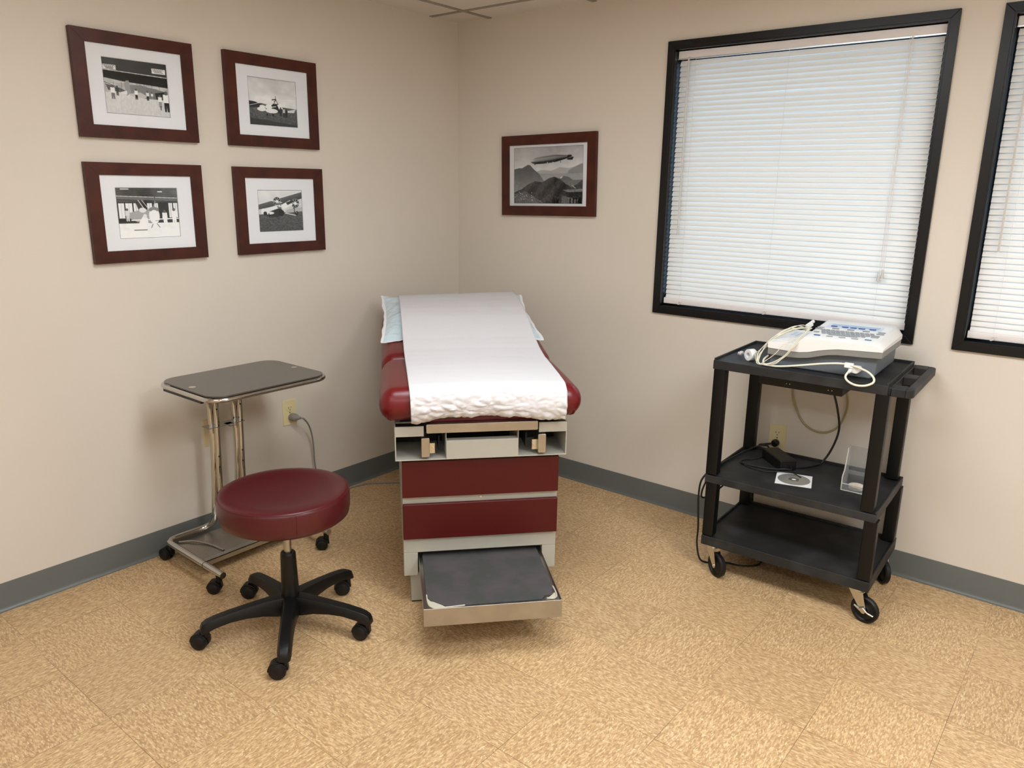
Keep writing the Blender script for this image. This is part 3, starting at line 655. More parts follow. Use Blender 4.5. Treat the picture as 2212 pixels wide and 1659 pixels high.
MB().box(-.123, .125, nf-.003, nf+.0, z0+.001, .629).box(-.123, .125, nf, nf+.03, .6265, .629).build('front_panel', M['enamel'], t, bevel=.0015)
for s, xx in ((-1, -.193), (1, .207)):
    stp = MB().prism(rrect(-.0140, .0140, .574, .642, .004, 3), (xx, nf-.006, 0), (1, 0, 0), (0, 0, 1), (0, 1, 0), .075).build('stirrup', M['steel'], t, bevel=.0015)
    MB().box(xx-s*.032, xx-s*.014, nf+.012, nf+.016, .582, .618).cyl((xx-s*.026, nf+.006, .60), (xx-s*.026, nf+.02, .60), .004, n=10).build('bracket', M['zinc'], stp)
    MB().box(xx-s*.05, xx-s*.046, nf+.04, nf+.15, .585, .635).build('bracket', M['dark_in'], stp)
fe = MB().prism(rrect(-.190, .190, .661, .6925, .004, 3), (0, nf-.014, 0), (1, 0, 0), (0, 0, 1), (0, 1, 0), .05)
fe.build('foot_extension', M['steel'], t, bevel=.001)
rcube(-.182, .178, nf+.012, .26, .687, .712, .012, .012, .010, crown=.002).build('extension_pad', M['maroon'], t)
MB().box(-.276, .276, .04, 1.1, .683, .712).build('top_support', M['dark_in'], t)
# upholstery
NB, ZS, SL = .448, .824, .11
def wseat(p):
    s, n, z = p
    f = math.exp(-((n-NB)/.02)**2); z -= .004*f*(z > .77)
    # tucked corners under the front edge
    if z < .75 and n < .02: n += .012*(.75-z)/.05
    if z < .76: z += .022*max(0, 1-(abs(s)/.25)**4)*(.76-z)/.06
    return [s*(1 - .02*max(0, (n-.1)/.4)), n, z]
rcube(-.343, .343, -.060, NB, .700, ZS-.008, .052, .052, .056, nn=8, mid=10, crown=.010, warp=wseat).build('seat_cushion', M['maroon'], t, smooth=80)
def wback(p):
    s, n, z = p
    z += SL*(n-NB); q = max(0, (n-1.06)/.17); s *= 1 - .14*q*q; return [s*.985, n, z]
rcube(-.343, .343, NB-.004, 1.225, .716, ZS-.003, .052, .045, .050, nn=8, mid=10, crown=.010, warp=wback).build('back_cushion', M['maroon'], t, smooth=80)
for s in (-1, 1):
    MB().tube([(s*.30, -.056, .756), (s*.312, -.046, .732), (s*.314, -.030, .716), (s*.306, -.01, .706)], .0042, 6, smooth=5).build('tuck', M['maroon'], t)

def cush_top(s, n):
    z = ZS + .002 + .009*(1-(s/.34)**2)
    if n > NB: z += SL*(n-NB)
    return z
PC, PH, PW = .915, .285, .330
def pil(s, n):
    u, v = min(1, abs(s)/PW), min(1, abs(n-PC)/PH); v2 = (n-PC)/PH
    f = max(0, (1-u**3.6))*max(0, (1-v**(2.4 if v2 < 0 else 4)))
    return .050*f**.8
def psheet(a, b, top):
    s0, n0 = (a*2-1)*PW, PC + (b*2-1)*PH
    u, v = a*2-1, b*2-1; k = 1 - .045*(1-v*v)*abs(u)**3; k2 = 1 - .06*(1-u*u)*abs(v)**3      # corners reach out
    s, n = s0*k, PC + (n0-PC)*k2
    h = pil(s0, n0); base = cush_top(0, n) + .004
    over = max(0, abs(s)-.30); base += .02*over - (.02*u*-1*v if False else 0)
    wr = .012*(noise.noise(V(s*9, n*9, 3.1)) + .5*noise.noise(V(s*22, n*22, 9.7)))*min(1, h/.03)*(1 if abs(s) > .2 else .3)
    lift = .028*max(0, v)**2*(abs(u)**2)
    sag = -.022*max(0, -v)**2*max(0, abs(u)-.5)*2
    if top: return (s, n, base + h + wr + lift + sag + .003)
    return (s, n, base + .001 + lift + sag)
pw = thing('pillow', 'pale blue plastic-covered pillow under the paper at the table head', 'pillow', (TX, TY, 0), TH)
mbp = grid_mesh(lambda a, b: psheet(a, b, True), 61, 51); g2 = grid_mesh(lambda a, b: psheet(a, b, False), 61, 51)
mbp.add(g2.v, [f[::-1] for f in g2.f])
def rim():
    r = MB(); P = [(i/60, 0) for i in range(61)] + [(1, j/50) for j in range(1, 51)] + [(i/60, 1) for i in range(59, -1, -1)] + [(0, j/50) for j in range(49, 0, -1)]
    vs = []; n = len(P)
    for a, b in P:
        top = V(*psheet(a, b, True)); bot = V(*psheet(a, b, False)); c = (top+bot)/2
        d = V((a-.5)*(abs(a-.5) > .499), (b-.5)*(abs(b-.5) > .499), 0)
        d = d.normalized() if d.length else V(0, 0, 0)
        w = .012*(.6+.5*noise.noise(V(a*7, b*7, 0)))+.004
        vs += [top, bot, c + d*w + V(0, 0, .004*noise.noise(V(a*25, b*25, 2)))]
    fs = []
    for i in range(n):
        j = (i+1) % n; fs += [(i*3, j*3, j*3+2, i*3+2), (i*3+2, j*3+2, j*3+1, i*3+1)]
    return r.add(vs, fs)
mbp.build('pillow_body', M['pillow'], pw, smooth=80)
rim().build('seam_edge', mat('white_seam', rgb(236, 236, 238), .35), pw, smooth=80)

# exam paper
PZ = ((-.05, .829), (.05, .834), (.2, .838), (.33, .841), (.44, .851), (.55, .872), (.65, .899), (.75, .927), (.85, .947), (.95, .959), (1.05, .967), (1.13, .970), (1.19, .966), (1.25, .950))
def pz(s, n):
    for (a, za), (b, zb_) in zip(PZ, PZ[1:]):
        if n <= b:
            u = (n-a)/(b-a); z = za + (zb_-za)*u; break
    z += (.007*s/.29 - .004)*max(0, (n-.8)/.35) - .007*(s/.29)**2*max(0, min(1, 1-(n-.45)/.3))*(n > -.06)
    return z
path = []
for q in ((.000, .712), (-.030, .706), (-.054, .712), (-.068, .735), (-.0725, .765), (-.068, .795), (-.056, .812), (-.040, .8235), (-.024, .8300)): path.append(q)
prof_ = spline([V(0, a, b) for a, b in path], 9); drape = [(p.y, p.z) for p in prof_]; nd = len(drape)
arcs = [0]
for (p0, q0), (p1, q1) in zip(drape, drape[1:]): arcs.append(arcs[-1] + math.hypot(p1-p0, q1-q0))
flat = [-.02 + (1.212+.02)*i/130 for i in range(1, 131)]
def fpaper(a, b):
    k = int(round(b*(nd+len(flat)-1)))
    tt = k/(nd+len(flat)-1)
    sl = -.238 - .020*tt; sr = .277 + .014*tt; s = sl + (sr-sl)*a
    if k < nd+8:
        kk = min(k, nd-1); n, z = drape[kk] if k < nd else (flat[k-nd], pz(s, flat[k-nd]))
        a0, a1 = drape[max(0, kk-1)], drape[min(nd-1, kk+1)]; tn, tz = a1[0]-a0[0], a1[1]-a0[1]; l = math.hypot(tn, tz) or 1; nn_, nz_ = -tz/l, tn/l
        w = max(0, min(1, (nd-2-k)/22.0)); arc = arcs[kk]
        warp_ = .25*noise.noise(V(s*8, arc*12, 5))
        d1, _p = noise.voronoi(V(s*21 + warp_ + arc*10, arc*30 - s*3, .3)); d2, _p = noise.voronoi(V(s*47 - arc*14, arc*60, 7.3))
        amp = w*(.0105*min(.7, d1[1]-d1[0]) + .0045*min(.8, d2[1]-d2[0]) + .004*(.5+noise.noise(V(s*9, arc*8, 2))))
        up = .016*max(0, 1-(abs(s+.01)/.2)**4)*max(0, min(1, (.77-z)/.06))
        return (s, n + nn_*amp, max(z + nz_*amp + up - .007*(s/.29)**2*(k/nd if k < nd else 0), .6935))
    n = flat[k-nd]; z = pz(s, n)
    if n > PC+PH-.05: z -= .0
    z += .0012*noise.noise(V(s*12, n*7, 1)) + .0012*abs(noise.noise(V(s*5, n*16, 4)))
    return (s, n, z)
mbp = grid_mesh(fpaper, 111, nd+len(flat))
tp = thing('table_paper', 'white crinkled exam paper strip running down the maroon table', 'paper', (TX, TY, 0), TH)
po = mbp.build('paper_sheet', M['paper'], tp, smooth=40)
sm = po.modifiers.new('s', 'SOLIDIFY'); sm.thickness = .0007; sm.offset = 1

# ------------------------------------------------------------------ casters
def twin_caster(parent, x, y, ang, r=.027, mtl='black_plastic', top=.062):
    """hooded twin-wheel caster; pivot at x,y; ang = trailing direction"""
    c, s = math.cos(ang), math.sin(ang); tr = r*.75; cx, cy = x+tr*c, y+tr*s; ax = V(-s, c, 0)
    fr = Matrix((V(c, s, 0), V(0, 0, 1), ax)).transposed()
    mb = MB().cyl((x, y, top-.024), (x, y, top), .011, n=16)
    P = [(math.cos(a)*r*1.12, math.sin(a)*r*1.12) for a in [math.radians(d) for d in range(-5, 171, 11)]] + [(math.cos(a)*r*.55, math.sin(a)*r*.55) for a in [math.radians(d) for d in range(170, -6, -22)]]
    o = V(cx, cy, r) - ax*.017
    mb.prism(P, o, (c, s, 0), (0, 0, 1), ax, .034)
    mb.prism([(-tr-.012, .0), (-tr+.014, .0), (-tr+.012, r*1.2), (-tr-.009, r*1.2)], V(cx, cy, r) - ax*.008, (c, s, 0), (0, 0, 1), ax, .016)
    ca = mb.build('caster', M[mtl], parent, bevel=.0015)
    for sg in (-1, 1):
        pr = [(0, .0095), (r*.70, .0085), (r*.80, .0070), (r*.83, .0045), (r*.95, .0040), (r, .001), (r, -.008), (r*.9, -.010), (0, -.010)]
        f2 = Matrix((V(c, s, 0), V(0, 0, 1)*sg, ax*sg)).transposed()
        MB().lathe(pr, V(cx, cy, r) + ax*sg*.0155, 28, frame=f2).build('wheel', M['rubber'], ca)
    return ca

# ------------------------------------------------------------------ stool
SX, SY = .857, -1.758
t = thing('rolling_stool', 'round burgundy padded stool on a black five-leg base with casters', 'stool', (SX, SY, 0))
R_ = .207
pr = [(0, .497), (.06, .4972), (.11, .499), (.15, .5025), (.18, .5055), (.196, .5045), (.2035, .5015)]
MB().lathe(pr + [(.2068, .4975), (.2088, .490), (.2092, .47), (.2085, .445), (.204, .423), (.195, .4155), (.17, .412), (0, .412)], n=80).build('seat', M['stool_vinyl'], t, smooth=60)
MB().tube([(.2052*math.cos(a*PI/40), .2052*math.sin(a*PI/40), .4995) for a in range(80)], .0016, 6, closed=True).tube([(.2095*math.cos(-.44), .2095*math.sin(-.44), z) for z in (.495, .47, .44, .428)], .0008, 5).build('piping', M['stool_vinyl'], t)
MB().cyl((0, 0, .400), (0, 0, .413), .07, n=32).build('seat_plate', M['black_plastic'], t, bevel=.002)
MB().cyl((0, 0, .26), (0, 0, .41), .0125, n=28).build('gas_post', M['steel'], t)
MB().lathe([(.0138, .284), (.0215, .284), (.0245, .280), (.0250, .272), (.0285, .15), (.029, .10), (0, .10)], n=32).build('post_sleeve', M['black_plastic'], t)
MB().lathe([(0, .062), (.036, .062), (.043, .075), (.043, .115), (.037, .124), (0, .126)], n=32).build('hub', M['black_plastic'], t)
ANG = [math.radians(a) for a in (-114, -40, 26, 98, 173)]
def leg(a):
    c, s = math.cos(a), math.sin(a); d = V(c, s, 0); w = V(-s, c, 0); mb = MB(); secs = []
    for r, zt, zb, hw_, tw in ((.015, .122, .062, .030, .022), (.05, .122, .066, .027, .018), (.09, .119, .076, .0245, .016), (.14, .1135, .081, .023, .015), (.19, .1065, .080, .0225, .015), (.235, .098, .071, .022, .015), (.258, .0915, .062, .0215, .014), (.272, .083, .056, .019, .012), (.278, .070, .055, .015, .010)):
        zm = (zt*2+zb)/3
        r *= 1.04; zt += .006; zb += .003; secs.append([d*r + w*hw_ + V(0, 0, zb), d*r + w*hw_ + V(0, 0, zm), d*r + w*tw + V(0, 0, zt), d*r + V(0, 0, zt+.0012), d*r - w*tw + V(0, 0, zt), d*r - w*hw_ + V(0, 0, zm), d*r - w*hw_ + V(0, 0, zb)])
    n = 7; vs = [p for q in secs for p in q]; fs = []
    for i in range(len(secs)-1):
        for k in range(n): fs.append((i*n+k, i*n+(k+1) % n, (i+1)*n+(k+1) % n, (i+1)*n+k))
    fs += [tuple(range(n)), tuple((len(secs)-1)*n+k for k in range(n-1, -1, -1))]
    return mb.add(vs, fs)
for a, tr in zip(ANG, (212, 222, 205, 232, 218)):
    leg(a).build('leg', M['black_plastic'], t, bevel=.0015, smooth=50)
    twin_caster(t, .273*math.cos(a), .273*math.sin(a), math.radians(tr), r=.027, top=.064)

# ------------------------------------------------------------------ chrome side table
t = thing('side_table', 'chrome overbed side table with a dark rounded glass top on casters', 'side table', (0, -1.545, 0))
YL, YR, XT = -.235, .232, .488
tube_r = .0125; ZB = .078
MB().tube([(XT, YL-.010, ZB), (.13, YL-.004, ZB), (.088, YL+.002, ZB), (.067, YL+.020, ZB), (.064, YL+.06, ZB), (.066, -.10, ZB+.001), (.075, -.066, ZB+.008), (.100, -.055, ZB+.028), (.118, -.0545, ZB+.062), (.127, -.054, ZB+.12), (.135, -.046, .35), (.137, -.041, .53)], tube_r, 16, smooth=8).build('base_tube', M['chrome'], t)
MB().tube([(XT, YR, ZB), (.13, YR-.004, ZB), (.088, YR-.008, ZB), (.067, YR-.026, ZB), (.064, YR-.07, ZB), (.066, .10, ZB+.001), (.075, .066, ZB+.008), (.100, .055, ZB+.028), (.118, .0505, ZB+.062), (.127, .050, ZB+.12), (.135, .057, .35), (.137, .062, .53)], tube_r, 16, smooth=8).build('base_tube', M['chrome'], t)
for y in (-.054, .050):
    y0_ = y; y = y+.012; p = MB().tube([(.150, y0_+.014, .20), (.158, y+.014, .74)], .0115, 16).build('post', M['chrome'], t)
    for z in (.36, .405, .60):
        u_ = (z-.2)/.54; qx, qy = .150+.008*u_, y0_+.014+.012*u_
        MB().cyl((qx+.008, qy-.003, z), (qx+.0118, qy-.003, z), .0034, n=10).build('adjustment_hole', M['slot'], p)
    MB().tube([(.140, y-.006, .50), (.142, y-.008, .60), (.150, y-.022, .650), (.165, y-.046, .69), (.175, y-.060, .712)], .0115, 16, smooth=6).build('support_arm', M['chrome'], t)
    MB().tube([(.170, y-.055, .700), (.181, y-.067, .724)], .0145, 14).build('clip', M['black_plastic'], t)
MB().box(.122, .176, -.078, .080, .529, .5315).box(.150, .20, .00, .028, .5285, .5315).cyl((.188, .014, .529), (.188, .014, .532), .012, n=16).build('clamp_plate', M['chrome'], t)
MB().box(.085, .292, -.222, .218, .060, .0625).build('shelf', M['perf'], t)
sh = [o for o in t.children if o.name.startswith('shelf')][0]
MB().box(.290, .318, -.224, .220, .0625, .0650).box(.3155, .318, -.224, .220, .045, .0650).build('shelf_flange', M['steel'], sh)
MB().tube([(.09, -.20, .068), (.13, -.16, .070), (.20, -.13, .0665), (.285, -.12, .0665)], .004, 8, smooth=6).build('shelf_brace', M['steel'], sh)
# top
tx0, tx1, ty0, ty1 = .149, .532, -.247, .238
MB().prism(rrect(tx0, tx1, ty0, ty1, .064, 10), (0, 0, .7505), (1, 0, 0), (0, 1, 0), (0, 0, 1), .0055).build('table_top', M['glass_top'], t, bevel=.0012)
to = [o for o in t.children if o.name.startswith('table_top')][0]
for x, y in ((.339, -1.761+1.545), (.347, -1.335+1.545)):
    MB().cyl((x, y, .756), (x, y, .7568), .0125, n=28).build('disc', M['zinc'], to)
MB().tube([(x, y, .7415) for x, y in rrect(tx0-.004, tx1+.002, ty0-.003, ty1+.003, .066, 8)], .0085, 14, closed=True).build('rim_tube', M['chrome'], t)
MB().prism(rrect(tx0+.02, tx1-.012, ty0+.02, ty1-.012, .04, 8), (0, 0, .732), (1, 0, 0), (0, 1, 0), (0, 0, 1), .007).build('under_frame', M['dark_in'], t, bevel=.001)
for y in (ty0+.008, ty1-.02):
    MB().box(tx0+.02, tx1-.10, y, y+.012, .7155, .7325).build('under_rail', M['black_plastic'], t, bevel=.002)
MB().cyl((tx1-.05, ty1-.02, .72), (tx1-.05, ty1-.02, .734), .008, n=12).build('foot_screw', M['black_plastic'], t)
for y in (YL-.010, YR):
    MB().cyl((XT, y, ZB), (XT+.0006, y, ZB), .0122, n=20).build('end_cap', M['zinc'], t)
    MB().cyl((.362, y+.0014, ZB), (.3635, y+.0014, ZB), .01285, n=20).build('joint_ring', M['slot'], t)
for x, y, a in ((XT-.03, YL-.010, 220), (.075, YL+.004, 200), (XT-.02, YR, 230), (.075, YR-.012, 150)):
    twin_caster(t, x, y, math.radians(a), r=.0235, top=.068)

# ------------------------------------------------------------------ utility cart
CX, CY, CR = 1.740, -.495, .036
def cart_thing(name, label, cat, loc=(0, 0, 0), rz=0, group=None):
    p = Matrix.Rotation(CR, 3, 'Z') @ V(*loc) + V(CX, CY, 0)
    return thing(name, label, cat, p, CR+rz, group)
t = cart_thing('utility_cart', 'black plastic three-shelf rolling cart beside the wall under the window', 'cart')
D_ = .435
def shelf(u0, u1, z, h, rimh=.006):
    mb = MB().box(u0+.004, u1-.004, .004, D_-.004, z-.014, z-rimh)
    mb.box(u0, u1, 0, .007, z-h, z-(.0045)).box(u0, u1, D_-.007, D_, z-h, z+.0035).box(u0, u0+.007, .007, D_-.007, z-h, z+.0035).box(u1-.007, u1, .007, D_-.007, z-h, z+.0035)
    return mb
TOPZ = .862
shelf(-.006, .588, TOPZ, .037).build('top_shelf', M['cart'], t, bevel=.0018)
ts = [o for o in t.children if o.name.startswith('top_shelf')][0]
# moulded push handle
h = MB(); P = rrect(.588, .656, .012, .455, .022, 5)
zb, zt = .822, .850
u0, u1 = .594, .637
h.box(.586, .594, .014, .453, zb, zt).box(.637, .660, .034, .433, zb, zt).box(.594, .637, .012, .074, zb, zt).box(.594, .637, .393, .453, zb, zt).box(.594, .637, .208, .268, zb, zt)
h.prism([(.637, .012), (.648, .017), (.657, .026), (.660, .036), (.637, .036)], (0, 0, zb), (1, 0, 0), (0, 1, 0), (0, 0, 1), zt-zb)
h.prism([(.637, .453), (.648, .448), (.657, .441), (.660, .431), (.637, .431)], (0, 0, zb), (1, 0, 0), (0, 1, 0), (0, 0, 1), zt-zb)
h.build('push_handle', M['cart'], t, bevel=.003, seg=3)
shelf(-.003, .607, .415, .033).build('middle_shelf', M['cart'], t, bevel=.0018)
shelf(.002, .615, .166, .042).build('bottom_shelf', M['cart'], t, bevel=.0018)
LW = .043
def post(u, v, du, dv):
    mb = MB(); 
    for (za, zb_, ua, ub) in ((.416, TOPZ-.036, u+.000, u-.0025),):
        mb.prism(rrect(0, LW, 0, LW, .004, 3), (u, v, za), (1, 0, 0), (0, 1, 0), (0, 0, 1), zb_-za)
    mb.prism(rrect(0, LW, 0, LW, .004, 3), (u+du, v, .166), (1, 0, 0), (0, 1, 0), (0, 0, 1), .383-.166)
    return mb
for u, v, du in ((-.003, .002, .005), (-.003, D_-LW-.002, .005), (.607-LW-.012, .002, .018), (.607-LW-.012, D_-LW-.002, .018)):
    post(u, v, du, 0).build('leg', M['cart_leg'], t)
MB().box(.140, .432, .085, .30, .776, .8465).build('under_shelf_box', M['black_plastic'], t, bevel=.002)
ub = [o for o in t.children if o.name.startswith('under_shelf')][0]
for uu in (.240, .252, .385, .397): MB().cyl((uu, .0842, .792), (uu, .086, .792), .0016, n=8).build('rivet', M['zinc'], ub)
def fork_caster(parent, u, v, ang, brake=False, top=.124, r=.0485):
    c, s = math.cos(ang), math.sin(ang); off = .034; d = V(c, s, 0); ax = V(-s, c, 0); P = V(u, v, 0); A = P + d*off + V(0, 0, r)
    mb = MB().cyl((u, v, top-.010), (u, v, top), .024, n=24).box(u-.024, u+.024, v-.024, v+.024, top-.003, top)
    for sg in (-1, 1):
        poly = [(-.024, top-.012), (.026, top-.012), (off+.011, r+.004), (off+.006, r-.010), (off-.004, r-.011), (off-.010, r-.002)]
        mb.prism(poly, P + ax*(sg*.0155) - ax*.0012, d, (0, 0, 1), ax, .0024)
    mb.prism([(-.024, top-.014), (.027, top-.014), (.027, top-.010), (-.024, top-.010)], P - ax*.0167, d, (0, 0, 1), ax, .0334)
    mb.cyl(A - ax*.020, A + ax*.020, .0045, n=12)
    f = mb.build('caster', M['zinc'], parent, bevel=.0006)
    fr = Matrix((d, V(0, 0, 1), ax)).transposed()
    MB().lathe([(0, .010), (.015, .010), (.020, .006), (.034, .005), (.038, .0095), (r-.004, .0105), (r, .006), (r, -.006), (r-.004, -.0105), (.038, -.0095), (.034, -.005), (.020, -.006), (.015, -.010), (0, -.010)], A, 36, frame=fr).build('wheel', M['rubber'], f)
    if brake:
        q = A - ax*.021
        b = MB().tube([q + d*-.030 + V(0, 0, .013), q + d*-.012 + V(0, 0, .006), q + d*.002 + V(0, 0, .012), q + d*.016 + V(0, 0, .001), q + d*.040 + V(0, 0, -.003)], .0035, 8, smooth=3)
        b.prism([(-.020, .004), (.0, .012), (.014, .002), (.004, -.008)], q - ax*.001, d, (0, 0, 1), ax, .003)
        b.build('brake_lever', M['zinc'], f)
fork_caster(t, .040, .034, math.radians(-30)-CR, top=.124)
fork_caster(t, .575, .034, math.radians(-12)-CR, brake=True, top=.124)
fork_caster(t, .575, .395, math.radians(-52)-CR, top=.124)
fork_caster(t, .040, .395, math.radians(-60)-CR, top=.124)

# ------------------------------------------------------------------ recorder on the cart
t = cart_thing('ecg_machine', 'white and grey ECG recorder with keyboard on the cart\'s top shelf', 'medical device', (0, 0, TOPZ-.0055))
dz = TOPZ-.006
def rel(z): return z-dz
F0, F1 = .046, .350
base = [(.175, 0), (.515, 0), (.530, .012), (.532, rel(.934)), (.175, rel(.915))]
MB().prism([(u, z) for u, z in base], (0, .068, 0), (1, 0, 0), (0, 0, 1), (0, 1, 0), .300).build('lower_body', M['dev_dark'], t, bevel=.006, seg=3)
top_line = [(.172, .921), (.21, .9195), (.25, .918), (.285, .919), (.315, .924), (.345, .933), (.375, .942), (.41, .948), (.46, .951), (.548, .9555)]
bot_line = [(.548, .931), (.46, .927), (.41, .925), (.375, .920), (.345, .911), (.315, .902), (.285, .897), (.25, .895), (.172, .897)]
MB().prism([(u, rel(z)) for u, z in top_line + bot_line], (0, F0+.002, 0), (1, 0, 0), (0, 0, 1), (0, 1, 0), F1-F0-.004).build('bezel', M['dev_grey'], t, bevel=.003)
# white shell: profile in u,z lofted front to back with a slight rise
shell = MB(); ups = [(.172, .922), (.172, .942), (.176, .945), (.262, .9465), (.270, .949), (.286, .968), (.292, .9725), (.298, .974), (.524, .978), (.530, .976), (.546, .966), (.549, .963), (.549, .9555)]
low_ = list(reversed(top_line))[1:]
poly = ups + low_
vs = []; rows = [F0, F0+.004, .10, .2, .3, F1-.004, F1]; n = len(poly)
for i, v in enumerate(rows):
    ins = .002 if i in (0, len(rows)-1) else 0
    for u, z in poly:
        rise = .075*(v-F0) if (z > .964 and .28 < u < .54) else (0.03*(v-F0) if z > .96 else 0)
        vs.append((u, v, rel(z + rise - (ins if z > .94 else 0))))
fs = [(i*n+k, i*n+(k+1) % n, (i+1)*n+(k+1) % n, (i+1)*n+k) for i in range(len(rows)-1) for k in range(n)] + [tuple(range(n-1, -1, -1)), tuple((len(rows)-1)*n+k for k in range(n))]
shell.add(vs, fs).build('shell', M['dev_white'], t, bevel=.0025, seg=3)
def dk(v, u=.4): return rel(.974 + .004*(u-.298)/.226 + .075*(v-F0))
KR = math.atan(.075)
def deckbox(u0, u1, v0, v1, h, name, m, parent, r=.003):
    poly = rrect(u0, u1, v0, v1, min(r, (v1-v0)*.45, (u1-u0)*.45), 3); n = len(poly)
    vs = [(u, v, dk(v, u)-.001) for u, v in poly] + [(u, v, dk(v, u)+h) for u, v in poly]
    mb = MB().add(vs, [tuple(range(n-1, -1, -1)), tuple(range(n, 2*n))] + [(i, (i+1) % n, n+(i+1) % n, n+i) for i in range(n)])
    return mb.build(name, m, parent)
sc_ = deckbox(.316, .500, .222, .292, .0006, 'display_surround', mat('pale_grey_panel', rgb(204, 210, 218), .3), t, .004)
deckbox(.328, .488, .252, .282, .0012, 'display', M['lcd'], t, .002)
for i, u in enumerate((.340, .378, .406, .434, .470)): deckbox(u-.011, u+.011, .238, .251, .0028, 'key', M['key_blue'], t, .005)
for r_i, (v, us) in enumerate(((.188, (.303, .507)),)):
    for u in us: deckbox(u-.0125, u+.0125, v-.007, v+.007, .0022, 'key', M['key_grey'], t, .005)
for i, u in enumerate((.303, .354, .405, .456, .507)): deckbox(u-.012, u+.012, .206, .217, .0022, 'key', M['key_grey'], t, .005)
for r_i in range(4):
    v = .186 - r_i*.0165; n_ = (12, 11, 10, 9)[r_i]; st = .314 + (.0, .006, .010, .016)[r_i]
    for k in range(n_):
        u = st + k*.0162
        if r_i == 0 and (k == n_-1): continue
        deckbox(u, u+.0128, v-.0125, v-.0005, .0022, 'key', M['key_grey'], t, .002)
deckbox(.300, .318, .132, .146, .0022, 'key', M['key_grey'], t, .002); deckbox(.488, .512, .132, .160, .0022, 'key', M['key_grey'], t, .002)
deckbox(.356, .450, .1115, .1205, .0022, 'key', M['key_grey'], t, .002)
deckbox(.313, .335, .088, .096, .0024, 'key', M['key_blue'], t, .004)
for u in (.366, .407, .448): deckbox(u-.011, u+.011, .088, .0945, .0022, 'key', M['key_grey'], t, .004)
deckbox(.479, .501, .090, .0965, .0022, 'key', M['key_teal'], t, .004)
pl = MB().box(.186, .262, .075, .33, rel(.9455), rel(.9475)).build('printer_door', M['dev_white'], t, bevel=.001)
m2 = MB()
for i in range(3):
    for k in range(4): m2.box(.198+i*.018, .209+i*.018, .20+k*.022, .213+k*.022, rel(.9476), rel(.9482))
m2.build('button_label', M['label_blue'], pl)

# lead cable: coiled thin wires, thick trunk, connector
t = cart_thing('lead_cable', 'coiled ivory ECG lead cable draped over the recorder and cart edge', 'cable', (.15, .05, TOPZ))
def rc(p): return (p[0]-.15, p[1]-.05, p[2]-TOPZ)
Z = TOPZ-.006
for i in range(6):
    j = lambda s: random.uniform(-s, s)
    pts = [(.268+j(.004), .200+j(.01), .979+j(.003)), (.236+j(.008), .165+j(.01), .988+j(.006)), (.196+j(.008), .125+j(.008), .972+j(.006)), (.165+j(.006), .085+j(.008), .935+j(.008)), (.142+j(.006), .055+j(.006), .893+j(.004)), (.146+j(.008), .034+j(.006), .866+j(.003)), (.172+j(.010), .024+j(.004), .863+j(.002)), (.208+j(.008), .026+j(.004), .874+j(.004)), (.240+j(.006), .030+j(.004), .905+j(.006)), (.266+j(.006), .034+j(.003), .945+j(.004)), (.277+j(.005), .075+j(.008), .971+j(.003)), (.282+j(.005), .14+j(.01), .986+j(.002))]
    MB().tube([rc(p) for p in pts], .0013, 8, smooth=7, closed=True).build('lead_wire', M['cord_white'], t)
MB().tube([rc(p) for p in ((.112, .078, .880), (.125, .062, .884), (.140, .040, .866), (.175, .022, .862), (.202, .028, .862))], .0013, 8, smooth=6).tube([rc(p) for p in ((.112, .086, .884), (.13, .075, .897), (.160, .085, .93), (.20, .13, .962), (.265, .20, .978))], .0013, 8, smooth=6).tube([rc(p) for p in ((.158, .030, .862), (.20, .034, .90), (.235, .036, .945), (.262, .06, .963), (.272, .10, .972))], .0013, 8, smooth=6).build('lead_wire', M['cord_white'], t)
MB().tube([rc(p) for p in ((.166, .082, .885), (.158, .062, .874), (.166, .040, .864), (.19, .030, .8615), (.23, .030, .864), (.29, .030, .876), (.36, .032, .892), (.42, .034, .902), (.455, .030, .9025), (.49, .020, .899), (.52, .008, .892), (.540, -.004, .880), (.545, -.014, .868), (.536, -.020, .859), (.518, -.024, .852), (.492, -.022, .850), (.468, -.016, .857), (.455, -.004, .868), (.457, .010, .880), (.462, .02, .886))], .0036, 12, smooth=8).build('trunk_cable', M['cord_white'], t)
MB().prism([(-.018, -.006), (-.012, -.012), (.010, -.014), (.018, -.008), (.019, .004), (.012, .009), (-.012, .009), (-.018, .005)], rc((.470, .030, .889)), (1, 0, 0), (0, 0, 1), (0, 1, 0), .038).cyl(rc((.459, .012, .881)), rc((.463, .03, .888)), .0055, n=12).build('connector', M['dev_white'], t, bevel=.003)
MB().box(*[q for ab in zip(rc((.440, .026, .893)), rc((.468, .038, .909))) for q in ab]).build('cable_tag', M['sleeve'], t, bevel=.001)
m2 = MB().box(-.006, .006, -.014, .014, -.006, .006).box(-.008, -.004, -.010, .018, -.004, .008).cyl((-.004, .016, .004), (.004, .022, .008), .006, n=10)
cl = m2.build('clip', mat('translucent_clip', rgb(226, 226, 222), .25), t, bevel=.0015); cl.location = rc((.264, .205, .990)); cl.rotation_euler = (.45, 0, -.5)
for p, rz_ in (((.045, .128, .868), .4), ((.056, .114, .872), 1.2)):
    c_ = MB().box(-.009, .009, -.005, .005, -.004, .004).box(-.004, .004, -.004, .004, .003, .009).build('clip', M['clear_rod'], t, bevel=.0012); c_.location = rc(p); c_.rotation_euler = (.3, .2, rz_)
for p in ((.166, .087, .886), (.170, .094, .878), (.160, .100, .872)):
    c_ = MB().lathe([(0, .008), (.004, .008), (.006, .003), (.006, -.004), (.003, -.009), (0, -.009)], n=10).build('snap_clip', M['brown'], t); c_.location = rc(p); c_.rotation_euler = (random.random(), random.random(), 0)
